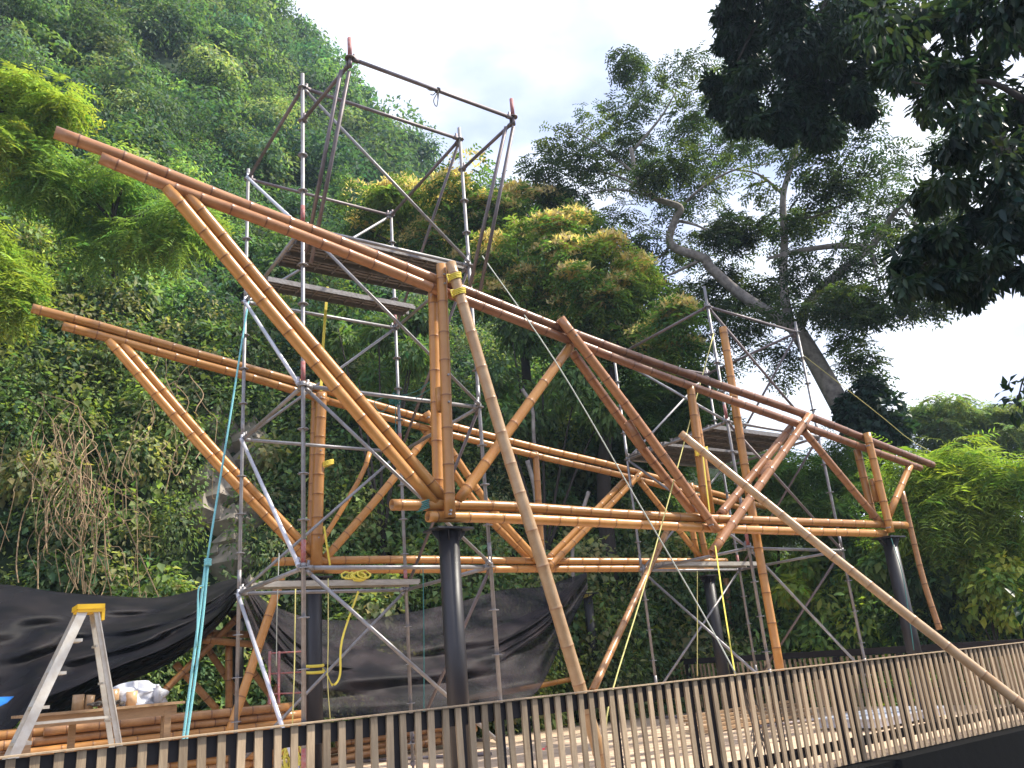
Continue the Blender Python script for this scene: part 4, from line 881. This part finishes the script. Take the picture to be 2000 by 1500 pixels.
flower_tree(800, 24.5, [(740, 390, 55, 40), (780, 440, 70, 45), (850, 400, 60, 40), (900, 380, 60, 40), (720, 450, 40, 30), (860, 470, 60, 40), (930, 440, 50, 35), (800, 500, 60, 35), (900, 520, 50, 35), (760, 380, 30, 22)], 'leftmost yellow flowering tree, seen through the top bay of the left scaffold tower', [(830, 900), (860, 700), (840, 540)])
flower_tree(1010, 23.5, [(980, 400, 55, 40), (1040, 400, 60, 45), (1010, 470, 65, 45), (1080, 450, 60, 40), (960, 500, 50, 35), (1050, 530, 70, 45), (1110, 520, 50, 40), (1000, 570, 60, 40), (1080, 590, 60, 35), (950, 420, 30, 22), (1130, 440, 40, 30), (940, 570, 50, 40)], 'middle and tallest of the yellow flowering trees, right of the left scaffold tower', [(1040, 900), (1030, 760), (1020, 620)])
flower_tree(1200, 22.5, [(1150, 600, 60, 40), (1210, 640, 60, 40), (1260, 670, 60, 40), (1160, 560, 50, 35), (1230, 590, 50, 35), (1300, 620, 50, 35), (1110, 660, 60, 30), (1190, 690, 50, 30), (1310, 690, 40, 30), (1200, 500, 60, 40), (1250, 540, 50, 35)], 'right lower one of the yellow flowering trees, above the front truss', [(1180, 960), (1190, 820), (1200, 700)])

# --- bright feathery trees at left
def feather_tree(base_u, d, lobes, cols, label, trunk, ns=58, sl=0.5, name='feathery_tree', ln=0.16, wd=0.04, grp='feathery bright green trees', bv=None):
    b = PD(base_u, 1250, d); b[2] = G
    if bv: b = PD(base_u, bv, d+2.5)
    t = thing(name, b, label, 'tree', grp); m = MB(); limb(m, [b]+[PD(u, v, d+0.5) for u, v in trunk], 0.045, 0.03, 8, 6)
    for (u, v, a, bb) in lobes[::2]: e = PD(u, v, d); s0 = PD(*trunk[-1], d); limb(m, [s0, (s0+e)/2+np.array([0, 0, .2]), e], 0.045, 0.015, 5, 4)
    m.build('trunk', BARKD, t, smooth=True); L1 = Leaves()
    for (u, v, a, bb) in lobes:
        c = PD(u, v, d+random.uniform(-.7, .7)); k = np.linalg.norm(c)/F_PX
        for q in range(4):
            cc = c+np.array([random.gauss(0, a*k*.5), random.gauss(0, a*k*.5), random.gauss(0, bb*k*.45)]); spray_lobe(L1, cc, (a*k*.6, a*k*.6, bb*k*.6), ns, 6, sl, ln, wd, random.choice(cols), droop=0.5)
    L1.build('crown', LEAF, t); return t
YG = ((0.20, 0.28, 0.05), (0.17, 0.25, 0.045), (0.24, 0.30, 0.05)); FG = ((0.13, 0.23, 0.06), (0.16, 0.26, 0.07), (0.10, 0.19, 0.055), (0.20, 0.29, 0.06))
feather_tree(-40, 17.8, [(20, 170, 50, 22), (70, 185, 50, 22), (10, 225, 40, 22), (105, 205, 30, 18), (-15, 270, 30, 30)], YG, 'brightest yellow-green feathery tree leaning in at the upper left edge', [(-40, 330), (-30, 290), (-10, 240)], bv=420)
feather_tree(220, 18.3, [(90, 340, 50, 30), (150, 380, 60, 35), (220, 400, 70, 40), (290, 420, 65, 45), (250, 350, 50, 25), (180, 450, 60, 35), (330, 470, 40, 45), (60, 350, 40, 25), (400, 440, 30, 35)], FG, 'wide light green feathery tree just above the tips of the truss cantilevers', [(232, 470), (226, 450), (220, 430)], bv=540)
feather_tree(-30, 17.6, [(10, 540, 35, 40), (15, 600, 32, 40), (-15, 480, 40, 40)], YG, 'small yellow-green feathery tree at the left edge level with the rear truss tip', [(-30, 650), (-20, 620), (-10, 560)], bv=720)

# --- broadleaf trees overhanging top right; their backlit shade is put into dark leaf colours
def dark_fill(lobes, D0, ln, n, cols, sp=1.0):
    def f(LVx):
        for (u, v, a, b) in lobes:
            c = PD(u, v, D0+random.uniform(-.6, .6)*sp); k = np.linalg.norm(c)/F_PX
            for q in range(4):
                cc = c+np.array([random.gauss(0, a*k*.62), random.gauss(0, a*k*.62), random.gauss(0, b*k*.62)]); z_ = random.uniform(.35, .75)
                lobe(LVx, cc, (a*k*z_, a*k*z_, b*k*z_), n, ln, ln*0.42, random.choice(cols), droop=0.55, shell=0.25, up=0.9)
    return f
DG = ((0.018, 0.045, 0.03), (0.014, 0.036, 0.028), (0.025, 0.058, 0.03))
TD = 14.0
L1 = [(1470, 60, 60, 50), (1420, 130, 45, 40), (1540, 40, 70, 45), (1480, 170, 60, 45), (1550, 130, 70, 55), (1620, 80, 70, 50), (1530, 220, 55, 40), (1610, 180, 60, 45), (1680, 120, 55, 45), (1700, 40, 40, 30), (1400, 180, 28, 22), (1560, 0, 60, 35), (1640, 0, 60, 40), (1480, -20, 60, 30), (1530, 250, 45, 30), (1600, 235, 50, 30), (1440, 30, 45, 40), (1500, 110, 60, 45), (1450, 210, 40, 30), (1660, 210, 40, 30), (1580, 90, 60, 40), (1720, 90, 40, 40)]
crown_tree('broadleaf_tree', (22, 4.5, -1.85), 'dense dark crown hanging from the top edge in front of the spreading tree', 'tree',
           [(22, 4.5, -1.85), (20, 5.5, 6), (17, 6.5, 11), PD(1640, -60, TD)], 0.28, 0.12, [([PD(1640, -60, TD), PD(1590, 60, TD), PD(1540, 180, TD)], 0.06, 0.02), ([PD(1640, -60, TD), PD(1500, 20, TD), PD(1440, 120, TD)], 0.06, 0.02)], BARKD, dark_fill(L1, TD, 0.145, 380, DG), leafm=LEAFD, hi=True)
ND = 8.6
L2 = [(1940, 30, 110, 70), (1830, 40, 70, 50), (1980, 160, 80, 80), (1870, 160, 80, 60), (1790, 180, 50, 40), (1930, 290, 80, 60), (1850, 280, 60, 45), (1980, 400, 60, 70), (1900, 400, 60, 50), (1840, 370, 40, 30), (1800, 480, 40, 30), (1880, 500, 60, 40), (1950, 520, 60, 40), (1770, 540, 40, 22), (1900, 575, 30, 20), (2000, 520, 50, 50), (1770, 60, 40, 35), (1745, 130, 25, 25), (1850, 560, 30, 20), (2010, 280, 50, 90), (1960, 90, 60, 50), (1900, 100, 50, 40), (1985, 20, 50, 40), (1850, 110, 40, 40), (1960, 220, 50, 50), (1800, 20, 50, 30), (1900, 230, 50, 50), (1880, 440, 50, 40), (1940, 460, 50, 50)]
crown_tree('broadleaf_tree', (9.6, 2.3, -1.85), 'nearest dark broad-leaved tree filling the upper right corner', 'tree',
           [(9.6, 2.3, -1.85), PD(2110, 900, ND), PD(2055, 640, ND), PD(2022, 400, ND), PD(2025, 100, ND)], 0.15, 0.09,
           [([PD(2000, 400, ND), PD(1930, 420, ND), PD(1860, 470, ND), PD(1790, 530, ND)], 0.03, 0.01), ([PD(2010, 200, ND), PD(1930, 160, ND), PD(1850, 170, ND), PD(1780, 160, ND)], 0.035, 0.01), ([PD(2010, 100, ND), PD(1920, 40, ND), PD(1830, 40, ND)], 0.03, 0.01), ([PD(2005, 300, ND), PD(1940, 300, ND), PD(1860, 290, ND)], 0.03, 0.01)], BARKD,
           dark_fill(L2, ND, 0.125, 120, ((0.022, 0.05, 0.04), (0.016, 0.04, 0.035), (0.03, 0.06, 0.035)), 1.6), leafm=LEAFD, hi=True)

# --- middle distance: dark and mid green trees behind the trusses
def bush_tree(name, d, lobes, cols, label, cat='tree', ln=0.24, wr=0.4, n=260, grp=None, trunk=None, lm=LEAF):
    u0 = sum(l[0] for l in lobes)/len(lobes); b = PD(u0, 1250, d); b[2] = min(b[2], G); t = thing(name, b, label, cat, grp)
    m = MB(); tops = [PD(l[0], l[1], d) for l in lobes]; fork = b+(np.mean(tops, axis=0)-b)*0.45
    limb(m, [b, (b+fork)/2+np.array([random.uniform(-.3, .3), 0, 0]), fork], 0.16 if cat == 'tree' else 0.04, 0.08 if cat == 'tree' else 0.03, 8, 5)
    for e in tops: limb(m, [fork, (fork+e)/2+np.array([0, 0, .2]), e], 0.05 if cat == 'tree' else 0.018, 0.015 if cat == 'tree' else 0.006, 5, 4)
    m.build('trunk' if cat == 'tree' else 'stems', BARKD, t, smooth=True); L1 = Leaves()
    for (u, v, a, bb) in lobes:
        c = PD(u, v, d+random.uniform(-.6, .6)); k = np.linalg.norm(c)/F_PX
        for q in range(3):
            cc = c+np.array([random.gauss(0, a*k*.45), random.gauss(0, a*k*.45), random.gauss(0, bb*k*.45)]); lobe(L1, cc, (a*k*.65, a*k*.65, bb*k*.65), n, ln, ln*wr, random.choice(cols), shell=0.4, droop=0.5)
    L1.build('crown' if cat == 'tree' else 'foliage', lm, t); return t
MG = ((0.085, 0.165, 0.05), (0.11, 0.19, 0.055), (0.065, 0.12, 0.045)); LGc = ((0.17, 0.27, 0.055), (0.22, 0.30, 0.055), (0.13, 0.22, 0.05)); BY = ((0.26, 0.34, 0.045), (0.20, 0.30, 0.04), (0.14, 0.23, 0.04), (0.30, 0.35, 0.05))
bush_tree('leafy_tree', 22.0, [(1000, 660, 70, 50), (1060, 720, 70, 50), (960, 740, 60, 50), (1130, 740, 60, 50), (1020, 820, 70, 50), (1180, 800, 60, 50)], MG, 'dark green leafy tree showing under the middle of the front truss top chord')
bush_tree('leafy_tree', 21.0, [(740, 650, 60, 50), (700, 740, 60, 50), (800, 700, 50, 40), (660, 640, 40, 40), (820, 620, 40, 30)], MG, 'mid green leafy tree behind the upright bay of the left tower', ln=0.22)
feather_tree(1270, 24.5, [(1250, 760, 60, 45), (1310, 800, 60, 50), (1200, 830, 60, 50), (1260, 880, 60, 50), (1340, 740, 40, 30), (1180, 900, 40, 40), (1320, 880, 50, 40), (1400, 800, 45, 40)], ((0.06, 0.13, 0.035), (0.08, 0.16, 0.04), (0.05, 0.10, 0.035)), 'tall clump of fine-leaved bamboo behind the middle of the front truss', [(1280, 1050), (1270, 900), (1265, 820)], ns=90, sl=0.6, name='bamboo_clump', ln=0.24, wd=0.036, grp='living bamboo clumps')
feather_tree(1500, 21.5, [(1480, 900, 50, 40), (1560, 930, 50, 40), (1430, 960, 50, 40), (1620, 960, 50, 40), (1530, 1000, 50, 30), (1640, 900, 36, 34), (1460, 1020, 50, 30)], ((0.07, 0.15, 0.035), (0.10, 0.18, 0.04), (0.06, 0.11, 0.035)), 'fine-leaved bamboo clump behind the right tower decks', [(1520, 1150), (1520, 1050), (1510, 960)], ns=90, sl=0.5, name='bamboo_clump', ln=0.2, wd=0.03, grp='living bamboo clumps')
feather_tree(1880, 19.5, [(1790, 920, 40, 40), (1850, 900, 50, 40), (1920, 950, 60, 40), (1840, 980, 60, 40), (1960, 1000, 60, 50), (1900, 1040, 60, 50), (1800, 1020, 45, 40), (1990, 930, 50, 30), (1850, 1090, 50, 40), (1960, 1090, 50, 40)], ((0.15, 0.24, 0.03), (0.19, 0.27, 0.035), (0.12, 0.20, 0.03)), 'sunlit yellow-green bamboo thicket at the right edge', [(1880, 1200), (1890, 1100), (1890, 990)], ns=75, sl=0.6, name='bamboo_clump', ln=0.22, wd=0.032, grp='living bamboo clumps')
# far umbrella tree at right
feather_tree(1900, 36.0, [(1780, 810, 40, 16), (1840, 800, 50, 16), (1900, 810, 50, 18), (1960, 820, 40, 18), (1800, 850, 50, 16), (1870, 860, 50, 18), (1940, 870, 50, 18), (1990, 850, 40, 18), (1830, 890, 40, 14), (1990, 800, 30, 16)], ((0.15, 0.21, 0.08), (0.12, 0.18, 0.08)), 'distant flat-topped tree with thin twisting branches low at the right edge', [(1950, 1000), (1930, 930), (1910, 880)], ns=60, sl=0.5, name='flat_topped_tree', ln=0.2, wd=0.07, grp='feathery bright green trees')
# hedge of shrubs behind the far fence
sh = [(1200, 1180, 'left of the crossed braces', MG), (1290, 1190, 'behind the yellow twine', LGc), (1350, 1150, 'between the crossed braces', LGc), (1420, 1210, 'right of the rear right column', MG), (1500, 1180, 'behind the golden upright pole', MG), (1570, 1130, 'under the right tower, bright', BY), (1600, 1210, 'low against the far fence', MG), (1660, 1170, 'left of the right front column', LGc), (1690, 1100, 'beside the right column head', MG), (1800, 1190, 'just right of the right front column', ((0.03, 0.065, 0.025),)*2), (1840, 1120, 'behind the hanging blue line', MG), (1880, 1210, 'above the slanting pole, bright', BY), (1930, 1160, 'near the right edge, yellowest', BY), (1980, 1220, 'at the right edge above the fence', MG), (1950, 1060, 'highest one at the right edge', BY), (1140, 1230, 'behind the bare far column', MG), (1250, 1100, 'under the rear truss chord', MG), (1450, 1090, 'behind the low plank of the right tower', LGc), (1640, 1040, 'under the front chord at right', MG), (1770, 1080, 'behind the right column head', MG)]
for i, (u, v, wh, cl) in enumerate(sh):
    s_ = random.uniform(42, 58); rr_ = ray(u, v); dsh = 17.0/(rr_[0]/math.hypot(rr_[0], rr_[1])); bush_tree('shrub', dsh+random.uniform(0, 1.4), [(u, v, s_, s_*.8), (u-38, v+30, s_*.7, s_*.6), (u+36, v+26, s_*.7, s_*.6), (u+6, v-32, s_*.6, s_*.5)], cl, 'leafy green shrub beyond the far fence, '+wh, 'shrub', ln=random.choice((0.16, 0.22, 0.28)), wr=random.choice((0.35, 0.6)), n=150, grp='shrubs beyond the far fence')
# bare grey trunks and lianas inside the mid-ground woods
for i, (pts, r, lb) in enumerate(((((1030, 900), (1045, 960), (1052, 1060)), .06, 'leaning grey trunk behind the front chord centre'), (((1150, 960), (1135, 1010), (1118, 1100)), .05, 'slim pale forked trunk between the two trusses'), (((1320, 1160), (1314, 1230), (1318, 1290)), .13, 'grey trunk standing behind the crossed braces'), (((1020, 760), (1040, 800), (1046, 900)), .05, 'slim dark trunk under the yellow flowering trees'))):
    dt = 20.9 if i in (0, 1, 3) else 24.0; m = MB(); limb(m, [PD(u, v, dt) for u, v in pts]+[np.array([PD(*pts[-1], dt)[0], PD(*pts[-1], dt)[1], G])], r*1.0, r*0.9, 8, 5); props(m.build('tree_trunk', BARK, smooth=True), lb, 'trunk')
# leaning cut bamboo stem at the right
m = bamboo([PD(1762, 960, 16.0), PD(1800, 1120, 16.0), PD(1835, 1230, 16.0)], 0.09, 1.1, RB); props(m.build('leaning_bamboo', BAMO, smooth=True), 'thin green-brown bamboo stem leaning behind the right front column', 'bamboo')
# dark undergrowth strip hiding the hill foot
LV = Leaves()
for i in range(420):
    a = random.uniform(-8, 72); r = 19.5+max(0, a-30)*0.02+random.uniform(-0.4, 1.8)
    if a > 38: r = 17.6/max(0.55, math.sin(rad(a)))*0.98+random.uniform(-.2, 2.2)
    p = np.array([r*math.sin(rad(a)), r*math.cos(rad(a)), G+random.uniform(-.4, 1.8)]); lobe(LV, p, random.uniform(.4, .8), 170, 0.2, random.choice((0.08, 0.13)), np.array(random.choice(MG+LGc+LGc+BY[:2] if a > 38 else MG+LGc))*random.uniform(.8, 1.25), shell=0.3)
props(LV.build('undergrowth', LEAF, loc=(14, 14, G)), kind='stuff')
# sprigs at right edge
for (u, v, l) in ((1965, 780, 'small dark sprig of leaves at the right edge against the sky'), (1985, 1180, 'dark leafy sprig at the right edge above the fence')):
    LV = Leaves(); c = PD(u+22, v, 7.6); lobe(LV, c, (0.13, 0.13, 0.2), 46, 0.085, 0.045, (0.02, 0.05, 0.03), shell=0.1); t = thing('twig', c, l, 'twig')
    LV.build('leaves', LEAFD, t); m = MB(); limb(m, [c, c+np.array([.12, -.12, .25]), c+np.array([.5, -.5, .6])], 0.006, 0.01, 5, 4); m.build('stem', BARKD, t)

# ============================================================ AIR
m = MB(); m.box((25.0, 55.0, 50.0), (180, 150, 110))
hm = bpy.data.materials.new('haze_air'); hm.use_nodes = True; tt = hm.node_tree; tt.nodes.clear()
ho = tt.nodes.new('ShaderNodeOutputMaterial'); hv = tt.nodes.new('ShaderNodeVolumePrincipled'); hv.inputs['Density'].default_value = 0.0007; hv.inputs['Color'].default_value = (0.62, 0.80, 1.0, 1); hv.inputs['Anisotropy'].default_value = 0.2
tt.links.new(hv.outputs[0], ho.inputs['Volume']); props(m.build('haze', hm, loc=(25, 55, -5)), kind='stuff')
